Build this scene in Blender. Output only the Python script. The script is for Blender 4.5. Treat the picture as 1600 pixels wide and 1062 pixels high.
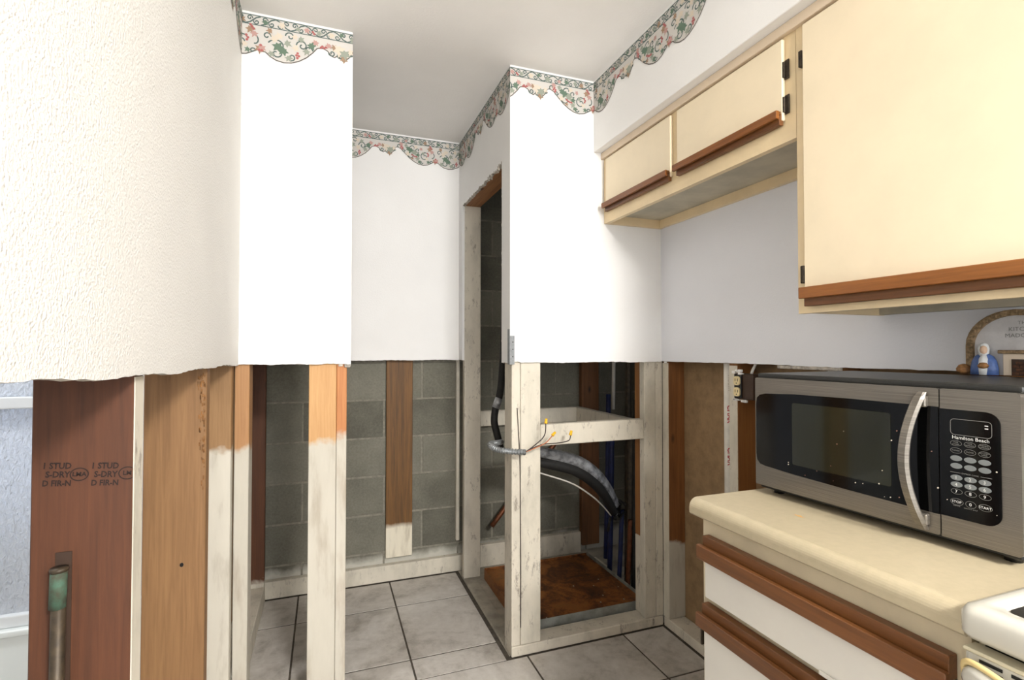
import bpy, bmesh, math, random
from mathutils import Vector, Matrix
random.seed(7)
for _o in list(bpy.data.objects): bpy.data.objects.remove(_o)
S = bpy.context.scene
COL = S.collection
PI = math.pi

def lin(c):
    return tuple(((v/255)/12.92 if v/255 <= .04045 else ((v/255+.055)/1.055)**2.4) for v in c)+(1,)

# ------------------------------------------------------------------ camera
CY, CP, CR = 0.3505, 0.0188, 0.0005
fw = Vector((math.sin(CY)*math.cos(CP), math.cos(CY)*math.cos(CP), math.sin(CP)))
rt = Vector((math.cos(CY), -math.sin(CY), 0)); up = rt.cross(fw)
r2 = rt*math.cos(CR)+up*math.sin(CR); u2 = -rt*math.sin(CR)+up*math.cos(CR)
cd = bpy.data.cameras.new('camera'); cam = bpy.data.objects.new('camera', cd); COL.objects.link(cam)
cd.sensor_width = 36; cd.sensor_fit = 'HORIZONTAL'; cd.lens = 797.08/1600*36; cd.clip_start = .02
M = Matrix((r2, u2, -fw)).transposed().to_4x4(); M.translation = (0, 0, 1.2611)
cam.matrix_world = M
S.camera = cam

# ------------------------------------------------------------------ world, light, exposure
W = bpy.data.worlds.new('sky'); S.world = W; W.use_nodes = True
W.node_tree.nodes['Background'].inputs[0].default_value = (.88, .93, 1, 1)
W.node_tree.nodes['Background'].inputs[1].default_value = .3
def area(name, loc, target, sx, sy, power, col):
    l = bpy.data.lights.new(name, 'AREA'); l.shape = 'RECTANGLE'; l.size = sx; l.size_y = sy
    l.energy = power; l.color = col
    o = bpy.data.objects.new(name, l); COL.objects.link(o); o.location = loc
    o.rotation_euler = (Vector(target)-Vector(loc)).to_track_quat('-Z', 'Y').to_euler()
    return o
area('daylight_kitchen_window', (.40, -2.74, 1.55), (.35, 2, 2.15), 1.7, 1.3, 40, (.98, .99, 1))
area('daylight_side_window', (-2.54, -1.2, 1.5), (1.2, .3, 1.45), 1.5, 1.2, 14, (1, .98, .95))
area('ceiling_lamp_light', (.80, -1.15, 2.36), (.4, .2, 0), .50, .50, 98, (1, .975, .94))
S.view_settings.view_transform = 'Standard'; S.view_settings.look = 'None'
S.view_settings.exposure = 0.85; S.view_settings.gamma = 1; S.view_settings.use_curve_mapping = False

# ------------------------------------------------------------------ materials
def nodes(name):
    m = bpy.data.materials.new(name); m.use_nodes = True
    nt = m.node_tree; return m, nt, nt.nodes['Principled BSDF']
def N(nt, t, **kw):
    n = nt.nodes.new(t)
    for k, v in kw.items():
        if k in n.inputs.keys() if hasattr(n.inputs, 'keys') else False: n.inputs[k].default_value = v
        else: setattr(n, k, v)
    return n
def noise(nt, vec, scale, detail=4, rough=.6, dist=0):
    n = nt.nodes.new('ShaderNodeTexNoise'); n.inputs['Scale'].default_value = scale
    n.inputs['Detail'].default_value = detail; n.inputs['Roughness'].default_value = rough; n.inputs['Distortion'].default_value = dist
    nt.links.new(vec, n.inputs['Vector']); return n.outputs['Fac']
def ramp(nt, fac, stops):
    r = nt.nodes.new('ShaderNodeValToRGB'); e = r.color_ramp.elements
    while len(e) > 1: e.remove(e[-1])
    e[0].position = stops[0][0]; e[0].color = stops[0][1]
    for p, c in stops[1:]:
        q = e.new(p); q.color = c
    nt.links.new(fac, r.inputs[0]); return r.outputs[0]
def mapping(nt, vec, sc):
    m = nt.nodes.new('ShaderNodeMapping'); m.inputs['Scale'].default_value = sc
    nt.links.new(vec, m.inputs['Vector']); return m.outputs[0]
def mixc(nt, fac, a, b):
    m = nt.nodes.new('ShaderNodeMix'); m.data_type = 'RGBA'
    if isinstance(fac, float): m.inputs[0].default_value = fac
    else: nt.links.new(fac, m.inputs[0])
    for i, c in ((6, a), (7, b)):
        if isinstance(c, tuple): m.inputs[i].default_value = c
        else: nt.links.new(c, m.inputs[i])
    return m.outputs[2]
def math_(nt, op, a, b=None, c=None, clamp=False):
    m = nt.nodes.new('ShaderNodeMath'); m.operation = op; m.use_clamp = clamp
    for i, v in enumerate((a, b, c)):
        if v is None: continue
        if isinstance(v, (int, float)): m.inputs[i].default_value = v
        else: nt.links.new(v, m.inputs[i])
    return m.outputs[0]
def bump(nt, bsdf, h, strength, dist=.002):
    b = nt.nodes.new('ShaderNodeBump'); b.inputs['Strength'].default_value = strength; b.inputs['Distance'].default_value = dist
    nt.links.new(h, b.inputs['Height']); nt.links.new(b.outputs[0], bsdf.inputs['Normal'])
def pos(nt): return nt.nodes.new('ShaderNodeNewGeometry').outputs['Position']

def plain(name, rgb, rough=.5, metal=0, var=0.0, vscale=30, bs=0, bscale=200, coat=0, dark=None):
    m, nt, b = nodes(name); b.inputs['Roughness'].default_value = rough; b.inputs['Metallic'].default_value = metal
    b.inputs['Coat Weight'].default_value = coat
    P = pos(nt)
    if var:
        f = noise(nt, P, vscale)
        d = dark or tuple(int(v*(1-var)) for v in rgb)
        nt.links.new(ramp(nt, f, [(.35, lin(d)), (.62, lin(rgb))]), b.inputs['Base Color'])
    else: b.inputs['Base Color'].default_value = lin(rgb)
    if bs: bump(nt, b, noise(nt, P, bscale, 3, .5), bs)
    return m
def wood(name, c1, c2, axis='Z', paint=None, paintc=(194, 188, 174), rough=.6, knots=False, amp=.05):
    """grain along axis; paint = world height under which white primer covers the board"""
    m, nt, b = nodes(name); b.inputs['Roughness'].default_value = rough
    P = pos(nt)
    sc = {'Z': (38, 38, 1.6), 'X': (1.6, 38, 38), 'Y': (38, 1.6, 38)}[axis]
    fine = noise(nt, mapping(nt, P, sc), 3.2, 5, .65, .6)
    broad = noise(nt, mapping(nt, P, tuple(v*.25 for v in sc)), 1.6, 3, .5, 1.2)
    f = math_(nt, 'ADD', math_(nt, 'MULTIPLY', fine, .55), math_(nt, 'MULTIPLY', broad, .45))
    col = ramp(nt, f, [(.34, lin(c1)), (.62, lin(c2))])
    if knots:
        v = nt.nodes.new('ShaderNodeTexVoronoi'); v.inputs['Scale'].default_value = 1
        nt.links.new(mapping(nt, P, {'Z': (11, 11, 5), 'X': (5, 11, 11), 'Y': (11, 5, 11)}[axis]), v.inputs['Vector'])
        k = ramp(nt, v.outputs['Distance'], [(.05, (1, 1, 1, 1)), (.16, (0, 0, 0, 1))])
        col = mixc(nt, k, col, lin(tuple(int(x*.42) for x in c1)))
    if paint is not None:
        s = nt.nodes.new('ShaderNodeSeparateXYZ'); nt.links.new(P, s.inputs[0])
        wob = math_(nt, 'MULTIPLY', math_(nt, 'SUBTRACT', noise(nt, P, 14, 3), .5), amp*2)
        z = math_(nt, 'ADD', s.outputs[2], wob)
        k = math_(nt, 'SMOOTHSTEP' if False else 'MULTIPLY_ADD', z, -40, paint*40+.5, clamp=True)
        thin = noise(nt, mapping(nt, P, (14, 14, 3)), 1.4, 4, .6)
        pc = ramp(nt, thin, [(.30, lin(tuple(int(a*.80+q*.10) for a, q in zip(paintc, c2)))), (.48, lin(paintc)), (.7, lin(tuple(min(255, int(v*1.03)) for v in paintc)))])
        sp = ramp(nt, noise(nt, P, 55, 4, .75), [(.70, (0, 0, 0, 1)), (.80, (1, 1, 1, 1))])
        pc = mixc(nt, math_(nt, 'MULTIPLY', sp, .6), pc, lin((120, 112, 104)))
        col = mixc(nt, k, col, pc)
    nt.links.new(col, b.inputs['Base Color'])
    bump(nt, b, fine, .18, .001)
    return m
def painted(name, base=(206, 199, 183), dirt=(122, 112, 102), amount=.585):
    m, nt, b = nodes(name); b.inputs['Roughness'].default_value = .62
    P = pos(nt)
    a = noise(nt, mapping(nt, P, (9, 9, 4)), 1.2, 5, .65)
    c = ramp(nt, a, [(.30, lin(tuple(int(v*.90) for v in base))), (.5, lin(base)), (.72, lin(tuple(min(255, int(v*1.04)) for v in base)))])
    d = ramp(nt, noise(nt, mapping(nt, P, (26, 26, 9)), 1.1, 5, .8), [(amount, (0, 0, 0, 1)), (amount+.1, (1, 1, 1, 1))])
    nt.links.new(mixc(nt, math_(nt, 'MULTIPLY', d, .7), c, lin(dirt)), b.inputs['Base Color'])
    bump(nt, b, noise(nt, P, 60, 4), .2, .001)
    return m
def drywall(name, rgb, texture, scale=150, dist=.0025):
    m, nt, b = nodes(name); b.inputs['Roughness'].default_value = .62
    P = pos(nt)
    f = noise(nt, P, 2.2, 3)
    nt.links.new(ramp(nt, f, [(.3, lin(tuple(int(v*.975) for v in rgb))), (.7, lin(rgb))]), b.inputs['Base Color'])
    bump(nt, b, noise(nt, P, scale, 3, .55), texture, dist)
    return m

M_LEFT = drywall('textured_cream_wall_paint', (226, 224, 219), .8, 210, .003)
M_WALL = drywall('white_wall_paint', (238, 237, 235), .30, 170)
M_RWALL = drywall('cool_white_wall_paint', (228, 229, 234), .25, 170)
M_CEIL = drywall('grey_white_ceiling_paint', (246, 244, 241), .35, 120)
M_EDGE = plain('torn_gypsum_edge', (196, 188, 176), .9, var=.3, vscale=60)
M_PAPERBACK = plain('brown_drywall_backing_paper', (150, 122, 88), .85, var=.14, vscale=18)
M_GROUT = plain('dark_grout', (84, 76, 66), .9, var=.25, vscale=40)
M_MORTAR = plain('grey_mortar', (140, 136, 123), .95, var=.15, vscale=50)
M_CONC = plain('bare_concrete_floor', (186, 178, 162), .9, var=.2, vscale=9)
M_PAINTED = painted('white_primed_lumber')
M_PAINTED2 = painted('scuffed_white_primed_lumber', (208, 200, 184), (112, 100, 90), .57)

def tile_mat():
    m, nt, b = nodes('mottled_grey_floor_tile'); b.inputs['Roughness'].default_value = .38
    oi = nt.nodes.new('ShaderNodeObjectInfo'); P = pos(nt)
    ad = nt.nodes.new('ShaderNodeVectorMath'); ad.operation = 'ADD'
    nt.links.new(P, ad.inputs[0]); sc = math_(nt, 'MULTIPLY', oi.outputs['Random'], 40); nt.links.new(sc, ad.inputs[1])
    a = noise(nt, ad.outputs[0], 5, 6, .62, .8); c = noise(nt, ad.outputs[0], 26, 5, .7)
    f = math_(nt, 'ADD', math_(nt, 'MULTIPLY', a, .65), math_(nt, 'MULTIPLY', c, .35))
    col = ramp(nt, f, [(.36, lin((150, 143, 134))), (.5, lin((186, 180, 172))), (.66, lin((205, 200, 193)))])
    d = ramp(nt, noise(nt, P, 3.2, 5, .7), [(.56, (0, 0, 0, 1)), (.75, (1, 1, 1, 1))])
    nt.links.new(mixc(nt, math_(nt, 'MULTIPLY', d, .35), col, lin((134, 118, 98))), b.inputs['Base Color'])
    bump(nt, b, a, .1, .001)
    return m
M_TILE = tile_mat()
def block_mat():
    m, nt, b = nodes('grey_concrete_block'); b.inputs['Roughness'].default_value = .93
    oi = nt.nodes.new('ShaderNodeObjectInfo'); P = pos(nt)
    a = noise(nt, P, 4, 4); c = noise(nt, P, 90, 4, .7)
    f = math_(nt, 'ADD', math_(nt, 'MULTIPLY', a, .45), math_(nt, 'MULTIPLY', c, .35))
    f = math_(nt, 'ADD', f, math_(nt, 'MULTIPLY', oi.outputs['Random'], .16))
    col = ramp(nt, f, [(.34, lin((92, 90, 80))), (.52, lin((116, 114, 102))), (.68, lin((134, 131, 119)))])
    s = nt.nodes.new('ShaderNodeSeparateXYZ'); nt.links.new(P, s.inputs[0])
    z = math_(nt, 'ADD', s.outputs[2], math_(nt, 'MULTIPLY', math_(nt, 'SUBTRACT', noise(nt, P, 9, 3), .5), .09))
    k = math_(nt, 'MULTIPLY_ADD', z, -22, 3.2, clamp=True)
    nt.links.new(mixc(nt, math_(nt, 'MULTIPLY', k, .7), col, lin((212, 209, 198))), b.inputs['Base Color'])
    bump(nt, b, c, .5, .003)
    return m
M_BLOCK = block_mat()

M_W_RED = wood('dark_red_fir', (68, 38, 20), (92, 53, 30), 'Z')
M_W_TAN = wood('tan_pine', (116, 83, 50), (142, 106, 68), 'Z')
M_W_TAN2 = wood('tan_pine_with_primer_below', (128, 95, 58), (152, 117, 78), 'Z', paint=.93)
M_W_ORANGE = wood('orange_pine_with_primer_below', (156, 112, 70), (178, 134, 90), 'Z', paint=.915)
M_W_POST = wood('light_pine_with_primer_below', (184, 138, 86), (206, 162, 110), 'Z', paint=.925, knots=False)
M_W_POST2 = wood('reddish_pine_with_primer_below', (168, 102, 54), (192, 130, 78), 'Z', paint=.94)
M_W_BACK = wood('dark_brown_furring_with_primer_below', (76, 50, 16), (124, 84, 34), 'Z', paint=.295, paintc=(224, 216, 196), amp=.015)
M_W_DARK = wood('dark_reddish_stud_with_primer_below', (68, 38, 18), (94, 54, 28), 'Z', paint=.12, knots=True)
M_W_R1 = wood('brown_fir_with_primer_below', (104, 63, 29), (138, 90, 48), 'Z', paint=.385, knots=True)
M_W_R2 = wood('brown_fir_with_knots', (124, 78, 36), (152, 102, 54), 'Z', knots=True)
M_W_HEAD = wood('brown_header_board', (120, 76, 44), (168, 116, 70), 'Y', knots=True)
M_W_CLOSET = wood('closet_brown_stud', (86, 53, 26), (118, 77, 42), 'Z', knots=True)
M_PULL_Y = wood('varnished_oak_pull', (110, 62, 20), (146, 90, 38), 'Y', rough=.38)
M_PULL_D = wood('dark_varnished_oak_pull', (82, 48, 21), (116, 72, 36), 'Y', rough=.4)

M_CAB = plain('cream_cabinet_paint', (236, 220, 190), .42, var=.03, vscale=5)
M_FRAME = plain('yellowed_cream_frame_paint', (228, 206, 166), .42, var=.04, vscale=8)
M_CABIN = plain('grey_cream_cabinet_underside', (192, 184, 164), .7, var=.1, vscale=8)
M_TRIM = plain('pale_cream_trim', (216, 197, 172), .5)
M_HINGE = plain('aged_bronze_hinge', (64, 54, 42), .45, .6, var=.4, vscale=120)
M_COUNTER = plain('almond_laminate', (178, 165, 138), .36, var=.03, vscale=60)
M_STAIN = plain('orange_counter_stain', (214, 166, 96), .5)
M_DRAWER = plain('white_laminate_drawer_front', (214, 210, 200), .4, var=.02, vscale=6)
M_BASE = plain('beige_base_cabinet_paint', (204, 190, 160), .5, var=.06, vscale=10)
def steel():
    m, nt, b = nodes('brushed_stainless_steel'); b.inputs['Metallic'].default_value = .85
    tc = nt.nodes.new('ShaderNodeTexCoord')
    f = noise(nt, mapping(nt, tc.outputs['Object'], (4, 4, 900)), 1, 3, .6)
    nt.links.new(ramp(nt, f, [(.3, lin((108, 103, 95))), (.7, lin((144, 138, 129)))]), b.inputs['Base Color'])
    g = noise(nt, tc.outputs['Object'], 22, 4, .7)
    nt.links.new(math_(nt, 'MULTIPLY_ADD', g, .25, .27), b.inputs['Roughness'])
    b.inputs['Anisotropic'].default_value = .5
    return m
M_STEEL = steel()
M_BLACKGLASS = plain('black_oven_glass', (6, 6, 6), .08)
M_BLACKGLASS.node_tree.nodes['Principled BSDF'].inputs['Specular IOR Level'].default_value = .3
M_WINDOW = plain('oven_window_with_reflection', (34, 34, 22), .07)  # olive tone paints reflections into the viewing window
M_BLACK = plain('black_painted_metal', (34, 34, 32), .38, var=.2, vscale=90)
M_BLACKPL_SHADE = plain('black_plastic_and_shade', (14, 14, 14), .4)  # plastic parts; its black also stands for shade in the closet void
M_BUTTON = plain('grey_button', (112, 116, 116), .5)
M_PRINT = plain('white_print', (214, 214, 210), .6)
M_PRINTG = plain('grey_print', (120, 120, 116), .6)
M_SPLAT = plain('dried_splatter', (186, 176, 160), .7)
M_ENAMEL = plain('off_white_enamel', (192, 189, 178), .22, coat=.5)
M_ENAMEL2 = plain('yellowed_enamel', (204, 195, 168), .3, var=.05, vscale=20)
M_GOLD = plain('yellow_plastic_trim', (214, 190, 132), .4)
M_COOKGLASS = plain('black_cooktop_glass', (16, 18, 19), .12, coat=.4)
M_SOOT = plain('baked_on_grime', (120, 84, 70), .8)
M_METAL = plain('galvanised_steel', (150, 154, 156), .45, .7, var=.2, vscale=60)
M_BEAD = plain('bare_zinc_corner_bead', (142, 145, 147), .6, .25, var=.12, vscale=80)
M_PAN = plain('grey_painted_pan_rim', (150, 152, 146), .6, .15, var=.22, vscale=14)
def rust():
    m, nt, b = nodes('rusty_stained_pan_floor'); b.inputs['Roughness'].default_value = .55
    P = pos(nt); a = noise(nt, P, 6, 6, .65, .9); c = noise(nt, P, 70, 4, .75)
    f = math_(nt, 'ADD', math_(nt, 'MULTIPLY', a, .75), math_(nt, 'MULTIPLY', c, .25))
    nt.links.new(ramp(nt, f, [(.34, lin((24, 14, 8))), (.47, lin((92, 52, 20))), (.58, lin((146, 90, 40))), (.72, lin((96, 74, 40)))]), b.inputs['Base Color'])
    bump(nt, b, c, .4, .002)
    return m
M_RUST = rust()
M_HOSE = plain('black_foam_insulation', (26, 25, 23), .7, var=.3, vscale=70)
M_FOIL = plain('silvery_foil_wrap', (190, 192, 196), .35, .4, var=.45, vscale=24)
M_BLUE = plain('blue_plastic_pipe', (20, 34, 84), .5, var=.25, vscale=30)
M_COPPER = plain('dull_copper_pipe', (120, 70, 42), .45, .5, var=.3, vscale=40)
M_GREEN = plain('verdigris_copper', (66, 96, 78), .75, var=.4, vscale=45, dark=(62, 50, 36))
M_PIPEGREY = plain('tarnished_pipe', (74, 62, 46), .5, .35, var=.3, vscale=40)
M_PVC = plain('white_pvc', (226, 222, 212), .45, var=.06, vscale=24)
M_REDINK = plain('red_pipe_lettering', (176, 34, 50), .6)
M_INK = plain('black_lumber_stamp_ink', (34, 20, 16), .8)
M_YELLOW = plain('yellow_wire_nut', (232, 178, 24), .45)
M_WIREB = plain('dark_wire_insulation', (44, 32, 28), .5)
M_WIREO = plain('orange_brown_wire_insulation', (176, 104, 64), .5)
M_IVORY = plain('ivory_outlet_plastic', (226, 208, 160), .4)
M_BOX = plain('brown_outlet_box', (58, 40, 28), .6)
M_PLASTER = plain('white_plaster_smear', (232, 230, 226), .9)
M_TUB = plain('white_bath_enamel', (226, 232, 230), .25, coat=.3)
M_ALU = plain('white_aluminium_frame', (224, 228, 230), .35)
def frosted():
    m, nt, b = nodes('frosted_textured_glass')
    b.inputs['Base Color'].default_value = lin((214, 218, 222)); b.inputs['Roughness'].default_value = .42
    b.inputs['Transmission Weight'].default_value = .35
    P = pos(nt); bump(nt, b, noise(nt, mapping(nt, P, (1, 1, .55)), 75, 3, .6, .5), .9, .01)
    return m
M_FROST = frosted()
def emit(name, rgb, s):
    m, nt, b = nodes(name); b.inputs['Base Color'].default_value = lin(rgb)
    b.inputs['Emission Color'].default_value = lin(rgb); b.inputs['Emission Strength'].default_value = s
    return m
M_LAMP = emit('lit_lamp_diffuser', (255, 246, 230), 2.5)
M_SKYPANE = emit('daylit_window_pane', (214, 228, 255), 2.2)

# ------------------------------------------------------------------ builders
WL = {}                                              # world location of every parent
def place(o, parent):
    COL.objects.link(o)
    if parent is not None: o.parent = parent
def root(name, label, cat, loc, rz=0, group=None, kind=None):
    o = bpy.data.objects.new(name, None); COL.objects.link(o); o.empty_display_size = .05
    o.location = loc; o.rotation_euler = (0, 0, rz); WL[o.name] = Vector(loc)
    meta(o, label, cat, group, kind); return o
def meta(o, label=None, cat=None, group=None, kind=None):
    if label: o['label'] = label
    if cat: o['category'] = cat
    if group: o['group'] = group
    if kind: o['kind'] = kind
    return o
def obj(name, bm, mats, parent=None, local=False, smooth=False, label=None):
    if not isinstance(mats, (list, tuple)): mats = [mats]
    off = Vector((0, 0, 0))
    if parent is not None:
        if not local: off = WL[parent.name]
    else:
        xs = [v.co for v in bm.verts]
        off = Vector(((min(c.x for c in xs)+max(c.x for c in xs))/2, (min(c.y for c in xs)+max(c.y for c in xs))/2, min(c.z for c in xs)))
    if off.length: bmesh.ops.translate(bm, verts=bm.verts, vec=-off)
    me = bpy.data.meshes.new(name); bm.to_mesh(me); bm.free()
    for m in mats: me.materials.append(m)
    if smooth:
        for p in me.polygons: p.use_smooth = True
    o = bpy.data.objects.new(name, me); place(o, parent)
    if parent is None: o.location = off; WL[o.name] = off.copy()
    else: WL[o.name] = (WL[parent.name] if not local else Vector((0, 0, 0)))
    if label: o['label'] = label
    return o
def bm_box(x0, x1, y0, y1, z0, z1, bev=0, seg=1, bm=None, mi=0):
    b = bmesh.new()
    bmesh.ops.create_cube(b, size=1)
    for v in b.verts:
        v.co = Vector((x0+(v.co.x+.5)*(x1-x0), y0+(v.co.y+.5)*(y1-y0), z0+(v.co.z+.5)*(z1-z0)))
    if bev: bmesh.ops.bevel(b, geom=list(b.edges), offset=bev, segments=seg, profile=.6, affect='EDGES')
    for f in b.faces: f.material_index = mi
    if bm is None: return b
    t = bpy.data.meshes.new('t'); b.to_mesh(t); b.free(); bm.from_mesh(t); bpy.data.meshes.remove(t); return bm
def box(name, x0, x1, y0, y1, z0, z1, mat, parent=None, bev=.0015, seg=1, local=False, label=None):
    return obj(name, bm_box(min(x0, x1), max(x0, x1), min(y0, y1), max(y0, y1), min(z0, z1), max(z0, z1), bev, seg), mat, parent, local, label=label)
def bm_tube(pts, rad, n=10, bm=None, smooth_steps=0, cap=True, mi=0):
    bm = bm or bmesh.new()
    P = [Vector(p) for p in pts]
    if smooth_steps and len(P) > 2:
        Q = []
        for i in range(len(P)-1):
            p0, p1, p2, p3 = P[max(i-1, 0)], P[i], P[i+1], P[min(i+2, len(P)-1)]
            for s in range(smooth_steps):
                t = s/smooth_steps
                Q.append(.5*((2*p1)+(-p0+p2)*t+(2*p0-5*p1+4*p2-p3)*t*t+(-p0+3*p1-3*p2+p3)*t**3))
        Q.append(P[-1]); P = Q
    rings = []; ref = None
    for i, p in enumerate(P):
        d = (P[min(i+1, len(P)-1)]-P[max(i-1, 0)]).normalized()
        if ref is None: ref = Vector((0, 0, 1)) if abs(d.z) < .9 else Vector((1, 0, 0))
        a = (ref-d*ref.dot(d)).normalized(); ref = a; b = d.cross(a)
        r = rad(i/(len(P)-1)) if callable(rad) else rad
        rings.append([bm.verts.new(p+a*r*math.cos(2*PI*k/n)+b*r*math.sin(2*PI*k/n)) for k in range(n)])
    for i in range(len(rings)-1):
        for k in range(n):
            f = bm.faces.new((rings[i][k], rings[i][(k+1) % n], rings[i+1][(k+1) % n], rings[i+1][k])); f.material_index = mi
    if cap:
        bm.faces.new(rings[0][::-1]).material_index = mi; bm.faces.new(rings[-1]).material_index = mi
    return bm
def tube(name, pts, rad, mat, parent=None, n=10, steps=0, local=False, label=None):
    return obj(name, bm_tube(pts, rad, n, None, steps), mat, parent, local, True, label)
def prism(outline, f0, f1):
    """outline: list of 2-D points; f0/f1 map a point to the two end caps"""
    bm = bmesh.new()
    a = [bm.verts.new(f0(*p)) for p in outline]; b = [bm.verts.new(f1(*p)) for p in outline]
    bm.faces.new(a); bm.faces.new(b[::-1]); n = len(a)
    for i in range(n): bm.faces.new((a[i], b[i], b[(i+1) % n], a[(i+1) % n]))
    bmesh.ops.recalc_face_normals(bm, faces=bm.faces); return bm
def rrect(x0, x1, z0, z1, r, n=6):
    rr = r if isinstance(r, (list, tuple)) else [r]*4
    out = []
    for (cx, cz, a0), q in zip(((x1-rr[0], z1-rr[0], 0), (x0+rr[1], z1-rr[1], 90), (x0+rr[2], z0+rr[2], 180), (x1-rr[3], z0+rr[3], 270)), rr):
        for k in range(n+1):
            a = math.radians(a0+90*k/n); out.append((cx+q*math.cos(a), cz+q*math.sin(a)))
    return out
def panel(name, p0, p1, inward, thick, zb, zt, mats, parent, seg=.02, ragged=.002, label=None):
    """a drywall sheet whose lower edge is a rough cut. zb: number or function of t"""
    bm = bmesh.new(); p0 = Vector(p0); p1 = Vector(p1); L = (p1-p0).length; n = max(2, int(L/seg))
    iv = Vector(inward)*thick; F = []; B = []; T = []; U = []
    for i in range(n+1):
        t = i/n; p = p0.lerp(p1, t); z = (zb(t) if callable(zb) else zb)+random.uniform(-ragged, ragged)
        F.append(bm.verts.new((p.x, p.y, z))); T.append(bm.verts.new((p.x, p.y, zt)))
        q = p+iv; B.append(bm.verts.new((q.x, q.y, z-random.uniform(0, ragged*1.5)))); U.append(bm.verts.new((q.x, q.y, zt)))
    for i in range(n):
        bm.faces.new((F[i], F[i+1], T[i+1], T[i])); bm.faces.new((B[i+1], B[i], U[i], U[i+1]))
        bm.faces.new((F[i+1], F[i], B[i], B[i+1])).material_index = 1; bm.faces.new((T[i], T[i+1], U[i+1], U[i]))
    bm.faces.new((F[0], T[0], U[0], B[0])); bm.faces.new((F[-1], B[-1], U[-1], T[-1]))
    bmesh.ops.recalc_face_normals(bm, faces=bm.faces)
    return obj(name, bm, mats, parent, label=label)
def text(name, body, size, O, R, U, mat, parent, local=False, spacing=1.0, width=None, sx=1.0, off=.0004, align='CENTER', bold=0):
    c = bpy.data.curves.new(name, 'FONT'); c.body = body; c.size = size; c.align_x = align; c.align_y = 'CENTER'
    c.resolution_u = 2; c.space_character = spacing; c.offset = bold*size
    t = bpy.data.objects.new(name, c); COL.objects.link(t)
    dg = bpy.context.evaluated_depsgraph_get()
    me = bpy.data.meshes.new_from_object(t.evaluated_get(dg)); bpy.data.objects.remove(t); bpy.data.curves.remove(c)
    bm = bmesh.new(); bm.from_mesh(me); bpy.data.meshes.remove(me)
    R = Vector(R).normalized(); U = Vector(U).normalized(); Nn = R.cross(U); O = Vector(O)
    for v in bm.verts: v.co = O+R*v.co.x*sx+U*v.co.y+Nn*off
    return obj(name, bm, mat, parent, local)
def copy(o, loc=None, parent=None):
    c = o.copy(); COL.objects.link(c); c.parent = parent
    if loc is not None: c.location = loc
    return c

# ------------------------------------------------------------------ dimensions (metres)
XL, XR, XE, XS, XW = -.28, .088, .71, 1.10, 1.451
YF, YB, YBLK = 1.966, 2.82, 2.89
CEIL, CUT, T = 2.44, 1.207, .0127

# ------------------------------------------------------------------ floor
fl = root('floor', 'grey stone-look square floor tiles with dark grout', 'floor', (0, 0, 0), kind='structure')
box('slab', -2.7, 2.0, -2.9, 3.1, -.1, -.0018, M_GROUT, fl, 0)
TS, G = .456, .008
tx0, ty0 = .335, 2.568
proto = {}
def add_tile(x0, x1, y0, y1):
    w, h = round(x1-x0, 3), round(y1-y0, 3)
    if w < .02 or h < .02: return
    if (w, h) not in proto:
        proto[(w, h)] = obj('tile', bm_box(0, w, 0, h, -.006, 0, .0006), M_TILE, fl); o = proto[(w, h)]
    else: o = copy(proto[(w, h)], None, fl)
    o.location = (x0, y0, 0)
for i in range(-6, 4):
    for j in range(-12, 2):
        a0, a1 = tx0+(i-1)*TS+G/2, tx0+i*TS-G/2; b0, b1 = ty0+(j-1)*TS+G/2, ty0+j*TS-G/2
        xmax = .70 if b0 > 1.9 else 1.455
        if b1 > 1.966 and b0 < 1.966 and a1 > .70:                     # the row that meets the closet front
            add_tile(max(a0, -2.58), min(a1, 1.455), b0, 1.972); 
            add_tile(max(a0, -2.58), min(a1, .70), 1.978, min(b1, 2.846)); continue
        xmin = -.285 if b0 > 1.9 else (-2.58)
        add_tile(max(a0, xmin), min(a1, xmax), b0, min(b1, 2.846))
box('concrete_strip', .72, 1.9, 2.0, 2.95, -.006, .002, M_CONC, fl, 0)

# ------------------------------------------------------------------ ceiling and soffit
o = box('ceiling', -2.7, 2.0, -2.9, 3.1, CEIL, CEIL+.1, M_CEIL, None, 0); meta(o, 'flat greyish white ceiling', 'ceiling', kind='structure')
o = box('wall_soffit', XS, XW+.02, -2.7, YF, 2.126, CEIL, M_WALL, None, .002); meta(o, 'white boxed soffit above the cream wall cabinets', 'soffit', kind='structure')

def stud(parent, x0, x1, y0, y1, z0, z1, mat, name='stud', label=None): return box(name, x0, x1, y0, y1, z0, z1, mat, parent, .002, label=label)

# ------------------------------------------------------------------ left wall: cream sheet above bare 2x6 studs
YL0 = .22
wl = root('wall_left', 'cream textured wall sheet cut off above bare studs, left side', 'wall', (XL, YF, 0), kind='structure')
panel('drywall_sheet', (XL, YL0, 0), (XL, YF, 0), (-1, 0, 0), T, lambda t: 1.232-.026*t+.003*math.sin(t*9)+.002*math.sin(t*31), CEIL, [M_LEFT, M_EDGE], wl, .015, .0012)
panel('rear_drywall_sheet', (XL-T-.14, YL0, 0), (XL-T-.14, YF, 0), (-1, 0, 0), T, 1.24, CEIL, [M_WALL, M_EDGE], wl)
SX0, SX1 = XL-T-.14, XL-T
s1 = stud(wl, SX0+.008, SX1, .995, 1.038, .04, CEIL, M_W_RED, label='dark red stamped wooden stud')
box('painted_edge', SX1-.0005, SX1+.0012, .9965, 1.0375, .04, 1.216, M_PAINTED, wl, 0, label='white primed narrow stud edge')
stud(wl, SX0, SX1, 1.541, 1.579, .04, CEIL, M_W_TAN, label='tan pine stud')
stud(wl, SX0, SX1-.001, 1.925, 1.963, .04, CEIL, M_W_TAN2, label='tan stud primed white below')
box('bottom_plate', SX0, SX1, YL0, YF, .0, .038, M_PAINTED, wl, .002)
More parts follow.
